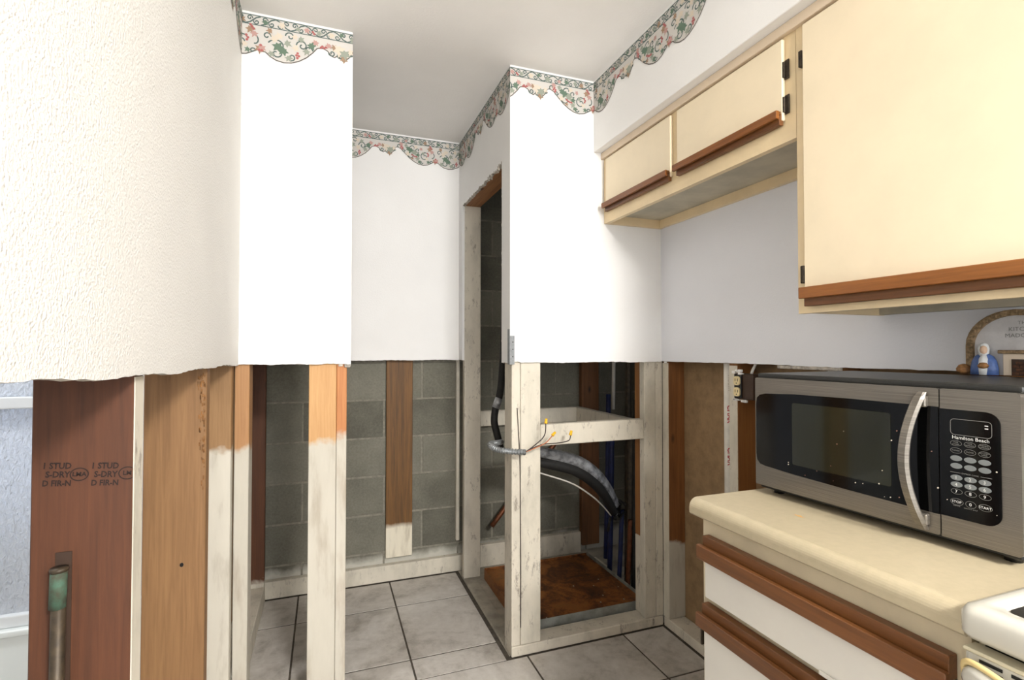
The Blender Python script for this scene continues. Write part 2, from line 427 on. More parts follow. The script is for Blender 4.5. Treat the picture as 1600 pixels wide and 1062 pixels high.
for y in (.26, .42):
    stud(wl, SX0, SX1, y, y+.04, .04, CEIL, M_W_TAN)
# bark edge on the tan stud: rough flakes down its right side
M_BARK = plain('rough_bark_edge', (150, 104, 58), .9, var=.4, vscale=70, bs=.8, bscale=120)
bk = bmesh.new()
for k in range(70):
    z = .90+.30*random.random()**.7; w = random.uniform(.0015, .004); xx = SX1-.003-random.random()**1.5*.018*(.35+.65*(z-.9)/.3)
    bm_box(xx-w, xx, 1.5396, 1.5412, z-random.uniform(.004, .014), z, .0005, 1, bk)
obj('bark_edge', bk, M_BARK, wl)
# nail holes
for (x, z) in ((-.345, .705),):
    obj('nail_hole', prism([(x+.0045*math.cos(a*PI/4), z+.0055*math.sin(a*PI/4)) for a in range(8)], lambda a, b: (a, 1.5398, b), lambda a, b: (a, 1.5408, b)), M_BLACKPL_SHADE, wl)
# lumber stamp on the dark stud
stamp_y = .9946
def st(body, x, z, size, sx=1.0): text('lumber_stamp', body, size, (x, stamp_y, z), (1, 0, -.07), (.07, 0, 1), M_INK, wl, sx=sx, bold=.03)
for ox, dz in ((-.402, 0), (-.340, .0)):
    zt = 1.079-(ox+.402)*.07
    st('1 STUD', ox+.010, zt, .0132, .85); st('S-DRY', ox+.011, zt-.0135, .0132, .85); st('D FIR-N', ox+.010, zt-.027, .0125, .85)
def oval(cx, cz, clip=None):
    pts = []
    bm = bmesh.new(); ring = []
    for k in range(29):
        a = 2*PI*k/28
        x, z = cx+.0125*math.cos(a), cz+.0105*math.sin(a); xi, zi = cx+.0108*math.cos(a), cz+.0089*math.sin(a)
        if clip: x = min(x, clip); xi = min(xi, clip)
        ring.append((bm.verts.new((x, stamp_y-.0004, z)), bm.verts.new((xi, stamp_y-.0004, zi))))
    for k in range(28):
        try: bm.faces.new((ring[k][0], ring[k+1][0], ring[k+1][1], ring[k][1]))
        except ValueError: pass
    obj('lumber_stamp', bm, M_INK, wl)
oval(-.3635, 1.064); st('LMA', -.3635, 1.064, .0095); oval(-.3000, 1.061, SX1-.0005); st('LM', -.3003, 1.061, .0095)

# copper pipe stub in a notch of the dark stud
cp = root('copper_pipe', 'green tarnished copper pipe stub standing against the dark red stud', 'pipe', (-.385, .975, 0))
tube('pipe', [(-.386, .981, .0), (-.384, .981, .5), (-.382, .981, .915)], .0095, M_PIPEGREY, cp, 12)
tube('corroded_end', [(-.3835, .981, .865), (-.382, .981, .922)], .0108, M_GREEN, cp, 12, label='green corroded pipe end')
tube('rim', [(-.382, .981, .920), (-.382, .981, .926)], .0116, M_PIPEGREY, cp, 12)
box('notch', -.392, -.371, .9935, .9952, .0, .945, M_BOX, wl, 0)

# ------------------------------------------------------------------ return wall (left of the alcove)
wr = root('wall_front_left', 'narrow white wall return left of the alcove, cut off above bare studs', 'wall', (-.1, YF, 0), kind='structure')
panel('drywall_sheet', (XL-.0127, YF, 0), (XR, YF, 0), (0, 1, 0), T, lambda t: 1.2085+.0015*math.sin(t*17), CEIL, [M_WALL, M_EDGE], wr, .01, .0012)
panel('end_drywall_sheet', (XR, YF+T, 0), (XR, YF+T+.089+T, 0), (-1, 0, 0), T, 1.204, CEIL, [M_WALL, M_EDGE], wr, .01, .004)
panel('rear_drywall_sheet', (XL, 2.068, 0), (XR-T, 2.068, 0), (0, 1, 0), T, 1.206, CEIL, [M_WALL, M_EDGE], wr)
Y1 = YF+T+.0005
stud(wr, -.2925, -.247, Y1, Y1+.088, .04, CEIL-.001, M_W_ORANGE, label='orange pine stud primed white below')
stud(wr, -.055, .0385, Y1, Y1+.038, .0, CEIL-.001, M_W_POST, label='light pine post primed white below')
stud(wr, .0395, XR-T-.0005, Y1, Y1+.088, .0, CEIL-.001, M_W_POST2, label='reddish pine stud primed white below')
box('torn_paper', .066, .087, YF+.002, YF+.011, 1.196, 1.21, M_EDGE, wr, .002)
box('torn_paper', .045, .060, YF+.003, YF+.010, 1.199, 1.21, M_EDGE, wr, .002)
box('bottom_plate', -.2925, -.249, Y1, Y1+.088, 0, .038, M_PAINTED, wr, .002)

# ------------------------------------------------------------------ block wall behind everything
wb = root('wall_back', 'grey concrete block wall behind the alcove and closet', 'wall', (.6, YBLK, 0), kind='structure')
box('mortar_bed', -.75, 2.0, YBLK+.0025, YBLK+.12, 0, CEIL, M_MORTAR, wb, 0)
BW, BH = .416, .2085
bp = {}
r = 0; z = .150-BH
while z < 2.40:
    odd = r % 2
    x = .515-4*BW+(0 if odd else BW/2)
    while x < 2.0:
        z0 = max(z+.005, 0.0)
        key = round(min(z+BH-.005, CEIL)-z0, 3)
        if key > .03:
            if key not in bp:
                bp[key] = obj('concrete_block', bm_box(0, BW-.009, -.0, .06, 0, key, .0035, 2), M_BLOCK, wb, True); b_ = bp[key]
            else: b_ = copy(bp[key], None, wb)
            b_.location = Vector((x+.0045+random.uniform(-.001, .001), YBLK+random.uniform(-.0015, .0015), z0))-WL[wb.name]
        x += BW
    z += BH; r += 1
box('bottom_plate', -.292, .80, 2.852, YBLK-.001, .003, .090, M_PAINTED, wb, .003, label='white primed bottom plate')
box('furring_board', .316, .459, 2.868, YBLK-.001, .122, CEIL-.002, M_W_BACK, wb, .002, label='dark brown furring board with white painted foot')
box('furring_strip', .708, .728, 2.866, YBLK-.001, .17, CEIL-.002, M_PAINTED, wb, .002)
panel('drywall_sheet', (XL, YB, 0), (XE, YB, 0), (0, 1, 0), T, lambda t: 1.203+.0012*math.sin(t*23), CEIL, [M_WALL, M_EDGE], wb, .012, .001)
# dark stud and plate on the left side of the alcove
wa = root('wall_alcove_left', 'dark studs and white plate at the left end of the alcove', 'wall', (-.3, 2.5, 0), kind='structure')
stud(wa, -.372, -.276, 2.80, 2.838, .09, CEIL, M_W_DARK, label='dark reddish stud beside the block wall')
box('bottom_plate', -.372, -.276, 2.085, 2.849, .0, .09, M_PAINTED, wa, .003)
box('rear_sheet', -.385, -.373, 2.07, 2.88, .0, CEIL, M_PAPERBACK, wa, 0)
panel('drywall_sheet', (XL, 2.081, 0), (XL, YB-.001, 0), (-1, 0, 0), T, 1.206, CEIL, [M_WALL, M_EDGE], wa)

# ------------------------------------------------------------------ closet side wall with the door opening
wc = root('wall_closet_side', 'white closet side wall with a stripped narrow doorway', 'wall', (XE, 2.4, 0), kind='structure')
YD0, YD1, ZD = 2.072, 2.745, 2.062
panel('drywall_strip', (XE, YF+T, 0), (XE, YD0, 0), (1, 0, 0), T, 1.205, CEIL, [M_WALL, M_EDGE], wc, .01, .002)
panel('drywall_over_door', (XE, YD0, 0), (XE, YD1, 0), (1, 0, 0), T, lambda t: ZD+.006*math.sin(t*40)*(1-t), CEIL, [M_WALL, M_EDGE], wc, .01, .005)
panel('drywall_strip', (XE, YD1, 0), (XE, YB-.0005, 0), (1, 0, 0), T, 1.203, CEIL, [M_WALL, M_EDGE], wc, .01, .002)
box('door_jamb_stud', XE+T, XE+T+.094, YD1-.002, YD1+.036, .002, ZD, M_PAINTED2, wc, .003, label='scuffed white primed door jamb stud')
box('header_board', XE+T, XE+T+.092, YD0-.01, YD1+.036, ZD, ZD+.038, M_W_HEAD, wc, .002, label='brown wooden header board over the doorway')
for k in range(26):                                         # crumbled gypsum along the opening
    if k < 14: y = YD0+random.uniform(0, .22); zz = ZD-.006+random.uniform(-.004, .012); xx = XE-.002
    else: y = YD0+random.uniform(-.002, .006); zz = 1.25+random.random()*.8; xx = XE
    s = random.uniform(.004, .011)
    box('gypsum_crumb', xx, xx+s*.8, y-s/2, y+s/2, zz-s/2, zz+s, M_EDGE, wc, s*.25)
box('threshold_strip', XE+.012, XE+.075, 2.07, 2.74, .0, .006, M_CONC, wc, .002)

# ------------------------------------------------------------------ closet front wall
wm = root('wall_front_right', 'white closet front wall cut off above an open timber frame', 'wall', (1.08, YF, 0), kind='structure')
panel('drywall_sheet', (XE, YF, 0), (XW, YF, 0), (0, 1, 0), T, lambda t: 1.2065+.0015*math.sin(t*13)+.004*(t < .06), CEIL, [M_WALL, M_EDGE], wm, .012, .0012)
stud(wm, XE+T, .7605, Y1, Y1+.088, .046, CEIL-.001, M_PAINTED2, label='white primed corner stud')
stud(wm, .7625, .8515, Y1, Y1+.038, .046, CEIL-.001, M_PAINTED, label='white primed flat stud')
box('bottom_plate', XE+T, 1.4625, Y1-.001, Y1+.088, .002, .044, M_PAINTED2, wm, .003, label='white primed bottom plate')
stud(wm, 1.365, 1.425, Y1, Y1+.038, .046, CEIL-.001, M_PAINTED, label='white primed stud')
stud(wm, 1.4265, 1.4635, Y1, Y1+.088, .046, CEIL-.001, M_PAINTED2)
box('crossbar', .853, 1.364, Y1+.002, Y1+.040, .856, .945, M_PAINTED, wm, .003, label='white primed horizontal crossbar')
box('back_rail', .76, 1.50, 2.848, YBLK-.002, .815, .905, M_PAINTED, wm, .003)
box('side_rail', 1.466, 1.504, 2.07, 2.846, .815, .905, M_PAINTED2, wm, .003)
box('closet_back_plate', .805, 1.50, 2.850, YBLK-.002, .003, .13, M_PAINTED2, wm, .003)
stud(wm, 1.50, 1.62, 2.835, 2.873, .05, CEIL-.001, M_W_CLOSET, label='brown stud inside the closet')
stud(wm, 1.372, 1.424, Y1+.040, Y1+.088, .40, CEIL-.001, M_W_R2, label='brown stud behind the white post')
box('short_cleat', 1.372, 1.424, Y1+.040, Y1+.088, .046, .399, M_PAINTED2, wm, .002)
box('closet_void_sheet', 1.93, 1.95, 1.98, 2.95, .0, CEIL, M_BLACKPL_SHADE, wm, 0)  # black sheet painted in for the darkness on the closet's right side
# corner bead
bd = bmesh.new()
bm_box(XE-.0022, XE-.0008, YF-.001, YF+.024, 1.2, 1.345, 0, 1, bd); bm_box(XE-.0022, XE+.019, YF-.0022, YF-.0008, 1.2, 1.318, 0, 1, bd)
cb = obj('corner_bead', bd, M_BEAD, wm, label='bare grey metal corner bead')
for z in (1.232, 1.262, 1.292):
    obj('bead_hole', prism([(XE+.0115+.0028*math.cos(a*PI/4), z+.0028*math.sin(a*PI/4)) for a in range(8)], lambda a, b: (a, YF-.0026, b), lambda a, b: (a, YF-.0018, b)), M_BLACKPL_SHADE, cb)

# ------------------------------------------------------------------ right wall
ww = root('wall_right', 'cool white right wall cut off above bare studs', 'wall', (XW, .5, 0), kind='structure')
panel('drywall_sheet', (XW, -2.7, 0), (XW, YF, 0), (1, 0, 0), T, lambda t: 1.209+.0015*math.sin(t*37), CEIL, [M_RWALL, M_EDGE], ww, .02, .0012)
X1 = XW+T
def rstud(y, m, lab=None):
    stud(ww, X1+.001, X1+.089, y, y+.042, .046, CEIL-.001, m, label=lab)
    box('painted_edge', X1, X1+.0018, y+.0008, y+.0412, .046, 1.2, M_PAINTED, ww, 0)
rstud(1.936, M_W_R1, 'brown fir stud primed white below'); rstud(1.522, M_W_R2, 'knotty brown stud')
for y in (1.11, .70, .29, -.12): rstud(y, M_W_R2)
box('far_sheet', X1+.0895, X1+.102, -2.7, 1.979, .0, CEIL, M_PAPERBACK, ww, 0, label='brown paper back of the far drywall')
box('bottom_plate', X1, X1+.089, -2.7, 1.976, .002, .044, M_PAINTED2, ww, .003)
box('torn_drywall_strip', XW+.001, XW+.011, 1.10, 1.33, 1.197, 1.2085, M_EDGE, ww, .002)
box('torn_paper', XW+.002, XW+.008, YF-.03, YF-.012, 1.199, 1.208, M_PLASTER, ww, .002)

# ------------------------------------------------------------------ rest of the kitchen shell (behind and beside the camera)
wk = root('wall_rear', 'white kitchen wall with a wide window behind the viewer', 'wall', (-.6, -2.78, 0), kind='structure')
box('wall_section', -2.7, -.5, -2.82, -2.76, 0, CEIL, M_WALL, wk, 0); box('wall_section', 1.3, 2.0, -2.82, -2.76, 0, CEIL, M_WALL, wk, 0)
box('wall_section', -.5, 1.3, -2.82, -2.76, 0, .88, M_WALL, wk, 0); box('wall_section', -.5, 1.3, -2.82, -2.76, 2.22, CEIL, M_WALL, wk, 0)
wx = root('wall_far_left', 'white side wall with a window beside the viewer', 'wall', (-2.62, -1.3, 0), kind='structure')
box('wall_section', -2.66, -2.6, -2.8, -1.98, 0, CEIL, M_WALL, wx, 0); box('wall_section', -2.66, -2.6, -.42, 3.0, 0, CEIL, M_WALL, wx, 0)
box('wall_section', -2.66, -2.6, -1.98, -.42, 0, .88, M_WALL, wx, 0); box('wall_section', -2.66, -2.6, -1.98, -.42, 2.12, CEIL, M_WALL, wx, 0)
o = box('wall_partition', -2.6, XL, .16, .215, 0, CEIL, M_WALL, None, 0); meta(o, 'white partition closing the bathroom off from the kitchen', 'wall', kind='structure')
o = box('wall_outer', -2.6, -.40, 2.86, 3.0, 0, CEIL, M_WALL, None, 0); meta(o, 'white outer bathroom wall behind the shower', 'wall', kind='structure')
cl = root('ceiling_light', 'square white ceiling lamp above the kitchen floor', 'ceiling light', (.80, -1.15, 2.38))
box('housing', .48, 1.12, -1.47, -.83, 2.40, CEIL-.001, M_ENAMEL, cl, .01, 2)
box('diffuser', .51, 1.09, -1.44, -.86, 2.375, 2.40, M_LAMP, cl, .006, 2)

# ------------------------------------------------------------------ shower enclosure seen through the left studs
sh = root('shower_door', 'frosted glass shower door in a white frame behind the stud wall', 'shower door', (-1.0, 2.07, .41))
YS = 2.06
box('glass_pane', -1.80, -.47, YS, YS+.006, .43, 1.92, M_FROST, sh, 0)
box('towel_bar', -1.80, -.47, YS-.03, YS-.012, 1.075, 1.112, M_ALU, sh, .004, 2)
box('bottom_rail', -1.82, -.46, YS-.02, YS+.03, .395, .432, M_ALU, sh, .004, 2)
box('top_rail', -1.82, -.46, YS-.02, YS+.03, 1.90, 1.94, M_ALU, sh, .004, 2)
for x in (-1.82, -.49): box('side_rail', x, x+.03, YS-.02, YS+.03, .432, 1.90, M_ALU, sh, .003)
tb = root('bathtub', 'white bathtub apron under the frosted shower door', 'bathtub', (-1.1, 2.3, 0))
bt = bmesh.new(); bm_box(-1.84, -.44, 2.03, 2.80, .0, .394, .015, 3, bt)
obj('apron', bt, M_TUB, tb)
box('rim', -1.85, -.435, 2.02, 2.09, .372, .3945, M_TUB, tb, .008, 3)
wn = root('window_1', 'small daylit bathroom window above the tub', 'window', (-1.2, 2.85, 1.0), kind='structure')
box('window_pane', -1.7, -.6, 2.845, 2.855, .5, 1.15, M_SKYPANE, wn, 0)
for (a, b, c, d) in ((-1.74, -.56, 1.15, 1.19), (-1.74, -.56, .46, .5), (-1.74, -1.70, .5, 1.15), (-.60, -.56, .5, 1.15)): box('window_frame', a, b, 2.835, 2.859, c, d, M_ALU, wn, .003)
lb = bpy.data.lights.new('added_bathroom_light', 'AREA'); lb.energy = 14; lb.size = .3; lb.color = (.97, .98, 1)  # unseen lamp added to brighten the bathroom and its frosted glass
lo = bpy.data.objects.new('added_bathroom_light', lb); COL.objects.link(lo); lo.location = (-1.4, 1.45, 2.36)
bl = root('added_bathroom_lamp', 'unseen round white lamp added to light the bathroom', 'ceiling light', (-1.4, 1.45, 2.38))
tube('housing', [(-1.4, 1.45, 2.385), (-1.4, 1.45, 2.439)], .18, M_ENAMEL, bl, 24); tube('diffuser', [(-1.4, 1.45, 2.37), (-1.4, 1.45, 2.385)], .16, M_LAMP, bl, 24)

# ------------------------------------------------------------------ wallpaper border
M_BP = plain('off_white_border_paper', (206, 202, 196), .75)
M_BG = plain('grey_green_scroll_print', (88, 104, 100), .75)
M_BL = plain('brown_grey_outline_print', (96, 90, 84), .75)
M_L = [plain('dark_green_leaf_print', (100, 122, 104), .75), plain('sage_leaf_print', (150, 156, 142), .75), plain('cream_leaf_print', (214, 202, 184), .75),
       plain('pink_leaf_print', (188, 150, 142), .75), plain('tan_leaf_print', (160, 132, 108), .75)]
M_BR = plain('red_berry_print', (174, 100, 98), .75)
UNIT = .53
LOW = [(0, .134), (.015, .134), (.03, .147), (.05, .157), (.075, .161), (.10, .157), (.125, .146), (.15, .128), (.17, .107), (.186, .086), (.205, .083), (.222, .090), (.232, .104),
       (.245, .109), (.256, .100), (.266, .108), (.278, .121), (.288, .108), (.300, .096), (.310, .074), (.322, .071), (.34, .080), (.36, .100), (.385, .124), (.41, .141),
       (.435, .152), (.46, .156), (.485, .151), (.505, .140), (.52, .131), (.53, .134)]
def low(u):
    u = u % UNIT
    for (a, va), (b, vb) in zip(LOW, LOW[1:]):
        if a <= u <= b: return va+(vb-va)*(u-a)/(b-a)
    return .134
def ribbon(bm, pts, w, h, mi):
    n = len(pts); prev = None
    for i, (u, v) in enumerate(pts):
        a = pts[max(i-1, 0)]; b = pts[min(i+1, n-1)]; du, dv = b[0]-a[0], b[1]-a[1]; L = math.hypot(du, dv) or 1
        nu, nv = -dv/L*w/2, du/L*w/2
        cur = (bm.verts.new((u+nu, v+nv, h)), bm.verts.new((u-nu, v-nv, h)))
        if prev: bm.faces.new((prev[0], cur[0], cur[1], prev[1])).material_index = mi
        prev = cur
def spiral(cu, cv, r, a0, turns, sgn=1, n=14):
    return [(cu+r*(1-.82*i/n)*math.cos(a0+sgn*turns*2*PI*i/n), cv+r*(1-.82*i/n)*math.sin(a0+sgn*turns*2*PI*i/n)) for i in range(n+1)]
def leaf(bm, cu, cv, r, a0, h, mi):
    c = bm.verts.new((cu, cv, h)); ring = []
    prof = [1, .45, .85, .42, .75, .35, .5, .35, .75, .42, .85, .45]
    for k, p in enumerate(prof):
        a = a0+2*PI*k/12; ring.append(bm.verts.new((cu+r*p*math.cos(a), cv+r*p*math.sin(a), h)))
    for k in range(12): bm.faces.new((c, ring[k], ring[(k+1) % 12])).material_index = mi
def dot(bm, cu, cv, r, h, mi):
    ring = [bm.verts.new((cu+r*math.cos(k*PI/4), cv+r*math.sin(k*PI/4), h)) for k in range(8)]
    bm.faces.new(ring).material_index = mi
def unit_pattern(o, paper, scroll, leaves, berries):
    n = 106
    for i in range(n):
        a, b = o+UNIT*i/n, o+UNIT*(i+1)/n
        vs = [paper.verts.new((a, .008, .0004)), paper.verts.new((b, .008, .0004)), paper.verts.new((b, low(UNIT*(i+1)/n-1e-6), .0004)), paper.verts.new((a, low(UNIT*i/n), .0004))]
        paper.faces.new(vs)
    ribbon(scroll, [(o+UNIT*i/n, low(UNIT*i/n if i < n else UNIT-1e-6)-.001) for i in range(n+1) if not .2 < UNIT*i/n < .31 or True], .0036, .0007, 1)
    for v in (.0105, .043): ribbon(scroll, [(o, v), (o+UNIT/2, v), (o+UNIT, v)], .0032, .0008, 0)
    cells = 11; cw = UNIT/cells
    for k in range(cells):
        c = o+(k+.5)*cw; f = 1 if k % 2 else -1
        ribbon(scroll, [(c-f*cw*.5, .012), (c-f*cw*.2, .018), (c, .027), (c+f*cw*.2, .036), (c+f*cw*.5, .042)], .0046, .0009, 0)
        ribbon(scroll, spiral(c+f*cw*.22, .0215, .0095, PI*.9 if f > 0 else .1, 1.15, f), .0040, .0009, 0)
        ribbon(scroll, spiral(c-f*cw*.22, .0325, .0095, -.1 if f > 0 else PI*1.1, 1.15, f), .0040, .0009, 0)
    for (cu, cv, r, a0, t, s) in ((.135, .088, .020, PI, 1.2, 1), (.062, .110, .040, PI*1.1, .42, 1), (.468, .106, .027, -.4, 1.35, -1), (.352, .082, .010, 0, 1.2, 1), (.236, .094, .012, PI, 1.2, -1),
                                  (.505, .105, .030, -PI*.45, .35, 1), (.30, .085, .010, 0, 1, 1), (.175, .075, .010, PI/2, 1, 1), (.02, .075, .014, 0, 1, -1), (.405, .066, .02, PI, .5, 1), (.095, .062, .016, PI, 1.1, 1), (.05, .13, .018, 0, .8, 1), (.10, .135, .014, 2, .9, -1), (.43, .075, .014, 1, 1.1, 1), (.395, .105, .018, 3, .8, -1), (.45, .14, .010, 0, 1, 1), (.505, .135, .010, 0, 1, -1), (.262, .098, .012, 0, 1, 1), (.33, .062, .012, 2, .8, 1), (.155, .1, .016, 0, .7, -1)):
        ribbon(scroll, [(o+a, b) for a, b in spiral(cu, cv, r, a0, t, s)], .0046, .0009, 0)
    for (u, v, r, a, m) in ((.055, .105, .021, 1.2, 0), (.075, .118, .018, 2.4, 0), (.045, .082, .016, 4, 2), (.085, .088, .015, .5, 1), (.15, .105, .014, 2, 1), (.11, .06, .012, 1, 2), (.03, .055, .012, 3, 4),
                            (.165, .08, .016, 1, 0), (.18, .066, .013, 2, 3), (.262, .076, .024, 1.7, 2), (.280, .088, .021, 1.4, 1), (.278, .107, .015, 1.6, 4), (.245, .072, .013, 3, 4), (.225, .068, .012, 2, 3),
                            (.298, .078, .014, .6, 2), (.392, .078, .021, 2, 0), (.41, .088, .020, 1, 1), (.378, .072, .014, 3.5, 0), (.43, .100, .014, 1, 0), (.44, .136, .012, 1.4, 0), (.49, .134, .011, 2.4, 0),
                            (.40, .122, .009, 1, 4), (.497, .060, .017, 1, 4), (.51, .074, .014, 2, 3), (.45, .066, .011, 3, 3), (.53-.003, .124, .017, 1.57, 4), (.004, .12, .015, 1.6, 3), (.34, .05, .013, 2, 3),
                            (.31, .03, .015, 1, 1), (.235, .028, .013, 2, 2), (.07, .028, .014, 3, 2), (.15, .027, .012, 1, 3), (.40, .028, .013, 2, 0), (.47, .03, .013, .5, 4), (.27, .022, .010, 4, 0), (.015, .028, .012, 2, 0), (.09, .14, .014, 1, 1), (.035, .135, .013, 2, 1), (.115, .1, .014, 3, 2), (.13, .065, .013, .5, 1), (.06, .066, .015, 2, 2), (.375, .1, .014, 1, 2), (.43, .12, .014, 2, 1), (.46, .09, .011, 0, 1), (.48, .115, .012, 2, 2), (.365, .055, .012, 1, 1), (.42, .058, .012, 2, 2), (.19, .03, .012, 0, 1), (.12, .03, .010, 1, 1), (.44, .026, .011, 1, 1), (.365, .03, .010, 1, 3)):
        leaf(leaves, o+u, v, r*1.3, a, .0010+.00002*((int(u*1000)*7) % 37)+.000001*int(v*1000), m)
    for (u, v) in ((.120, .118), (.116, .126), (.124, .127), (.119, .135), (.203, .076), (.209, .081), (.198, .081), (.215, .077), (.342, .063), (.348, .070), (.345, .078), (.338, .07), (.40, .104), (.408, .109), (.416, .112),
                   (.424, .112), (.485, .085), (.490, .093), (.487, .101), (.503, .052), (.498, .046), (.508, .058), (.0, .112), (.004, .13), (.525, .13), (.17, .03), (.175, .036)):
        dot(berries, o+u, v, .0046, .0017, 0)
def border(label, O, R, Nn, u0, L):
    t = root('wallpaper_border', label, 'wallpaper border', O, group='scalloped wallpaper borders under the ceiling')
    bms = [bmesh.new() for _ in range(4)]
    k0 = math.floor((u0-.03)/UNIT); k1 = math.floor((u0+L+.03)/UNIT)
    for k in range(k0, k1+1): unit_pattern(k*UNIT, *bms)
    R = Vector(R); Nn = Vector(Nn)
    for name, bm, mats in (('border_paper', bms[0], [M_BP]), ('printed_scrollwork', bms[1], [M_BG, M_BL]), ('printed_leaves', bms[2], M_L), ('printed_berries', bms[3], [M_BR])):
        for co, no in (((u0, 0, 0), (-1, 0, 0)), ((u0+L, 0, 0), (1, 0, 0))):
            bmesh.ops.bisect_plane(bm, geom=list(bm.verts)+list(bm.edges)+list(bm.faces), plane_co=co, plane_no=no, clear_outer=True)
        for v in bm.verts:
            u, vv, h = v.co; v.co = R*(u-u0)+Vector((0, 0, -vv))+Nn*(h+.0003)
        bmesh.ops.recalc_face_normals(bm, faces=bm.faces)
        for f in bm.faces:
            if f.normal.dot(Nn) < 0: f.normal_flip()
        q = obj(name, bm, mats, t, local=True)
        if name != 'border_paper': q['kind'] = 'stuff'
border('floral scalloped border on the cream left wall, at the top edge', (XL, .9, CEIL), (0, 1, 0), (1, 0, 0), -.059-1.066, 1.066)
border('floral scalloped border on the narrow wall left of the alcove', (XL, YF, CEIL), (1, 0, 0), (0, -1, 0), -.059, XR-XL)
border('floral scalloped border on the recessed alcove back wall', (XL, YB, CEIL), (1, 0, 0), (0, -1, 0), .137-(XE-XL), XE-XL)
border('floral scalloped border on the side wall over the closet doorway', (XE, YB, CEIL), (0, -1, 0), (-1, 0, 0), .378, YB-YF)
border('floral scalloped border on the wall between doorway and soffit', (XE, YF, CEIL), (1, 0, 0), (0, -1, 0), .142, XS-XE)
border('floral scalloped border on the soffit above the cabinets', (XS, YF, CEIL), (0, -1, 0), (-1, 0, 0), .0, 1.9)

# ------------------------------------------------------------------ wall cabinets
XK = 1.151
def pull_profile(name, parent, x, y0, y1, z0, h, mats, upside=False, d=.03):
    """finger pull: a proud strip and, behind a groove, a second strip.  upside: proud strip below (drawers)"""
    p = obj(name, bm_box(x-d, x-d+.011, y0, y1, z0+(0 if upside else h*.40), z0+(h*.62 if upside else h), .0015), mats[0], parent)
    q = bm_box(x-d+.015, x, y0+.004, y1-.004, z0+(h*.1 if upside else 0), z0+(h if upside else h*.9), .0012)
    bm_box(x-d+.008, x-d+.018, y0+.002, y1-.002, z0+(h*.05 if upside else h*.72), z0+(h*.3 if upside else h*.97), 0, 1, q)
    obj('pull_back_strip', q, mats[1], p)
    return p
def hinge(parent, y, z0, z1, x):
    h = bmesh.new(); bm_box(x-.004, x, y-.009, y+.005, z0, z1, .0012, 1, h)
    bm_tube([(x-.005, y+.006, z0+.006), (x-.005, y+.006, z1-.004)], .0042, 8, h)
    return obj('hinge', h, M_HINGE, parent)
# small pair over the fridge space
c1 = root('wall_cabinet', 'short cream double-door cabinet above the empty refrigerator space', 'cabinet', (XK+.15, 1.475, 1.815))
CY0, CY1 = .9865, 1.9655
bx_ = bmesh.new()
bm_box(XK+.02, XW-.001, CY0, CY1, 2.10, 2.124, 0, 1, bx_); bm_box(XK+.02, XW-.001, CY1-.016, CY1, 1.815, 2.10, 0, 1, bx_); bm_box(XK+.02, XW-.001, CY0, CY0+.012, 1.85, 2.10, 0, 1, bx_)
obj('carcass', bx_, M_FRAME, c1)
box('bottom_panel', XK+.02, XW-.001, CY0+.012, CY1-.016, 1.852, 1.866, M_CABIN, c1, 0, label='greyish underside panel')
box('rear_cleat', XW-.020, XW-.001, CY0+.012, CY1-.016, 1.816, 1.852, M_FRAME, c1, .001)
ff = bmesh.new()
bm_box(XK, XK+.02, CY0, CY1, 1.815, 1.878, 0, 1, ff); bm_box(XK, XK+.02, CY0, CY1, 2.085, 2.124, 0, 1, ff)
for a, b in ((CY1-.04, CY1), (1.445, 1.495), (CY0, 1.03)): bm_box(XK, XK+.02, a, b, 1.878, 2.085, 0, 1, ff)
obj('face_frame', ff, M_FRAME, c1)
box('top_trim', XK-.016, XK, .065, CY1+.0003, 2.098, 2.1255, M_TRIM, c1, .0015)
for (a, b, hy) in ((1.488, 1.932, 'far'), (1.018, 1.453, 'near')):
    dr = box('door', XK-.012, XK-.0008, a, b, 1.872, 2.091, M_CAB, c1, .002)
    pull_profile('door_pull', dr, XK-.004, a, b, 1.858 if hy == 'far' else 1.860, .036, (M_PULL_Y, M_PULL_D))
    if hy == 'near':
        for z0, z1 in ((1.98, 2.032), (1.887, 1.938)): hinge(c1, a-.006, z0, z1, XK-.002)
    else:
        for z0, z1 in ((2.004, 2.046), (1.904, 1.952)): box('hinge', XK-.006, XK, 1.9335, 1.9375, z0, z1, M_HINGE, c1, .001)
# large cabinet above the microwave
c2 = root('wall_cabinet', 'tall cream cabinet above the microwave with one wide door', 'cabinet', (XK+.15, .5, 1.355))
K0, K1 = .06, .985
bx_ = bmesh.new()
bm_box(XK+.02, XW-.001, K0, K1, 2.10, 2.124, 0, 1, bx_); bm_box(XK+.02, XW-.001, K1-.016, K1, 1.356, 2.10, 0, 1, bx_); bm_box(XK+.02, XW-.001, K0, K0+.016, 1.356, 2.10, 0, 1, bx_)
obj('carcass', bx_, M_FRAME, c2)
box('bottom_panel', XK+.02, XW-.001, K0+.016, K1-.016, 1.376, 1.39, M_CABIN, c2, 0, label='grimy underside panel')  # greyer cream than the cabinet frame
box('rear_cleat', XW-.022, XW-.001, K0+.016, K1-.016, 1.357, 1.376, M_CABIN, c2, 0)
ff = bmesh.new()
bm_box(XK, XK+.02, K0, K1, 1.354, 1.43, 0, 1, ff); bm_box(XK, XK+.02, K0, K1, 2.085, 2.124, 0, 1, ff)
for a, b in ((K1-.045, K1), (K0, K0+.045)): bm_box(XK, XK+.02, a, b, 1.43, 2.085, 0, 1, ff)
obj('face_frame', ff, M_FRAME, c2)
dr = box('door', XK-.014, XK-.0008, .09, .956, 1.40, 2.091, M_CAB, c2, .002)
pull_profile('door_pull', dr, XK-.004, .09, .956, 1.370, .047, (M_PULL_Y, M_PULL_D), d=.032)
for z0, z1 in ((1.986, 2.028), (1.430, 1.475)):
    box('hinge', XK-.014, XK, .958, .968, z0, z1, M_HINGE, c2, .0015)

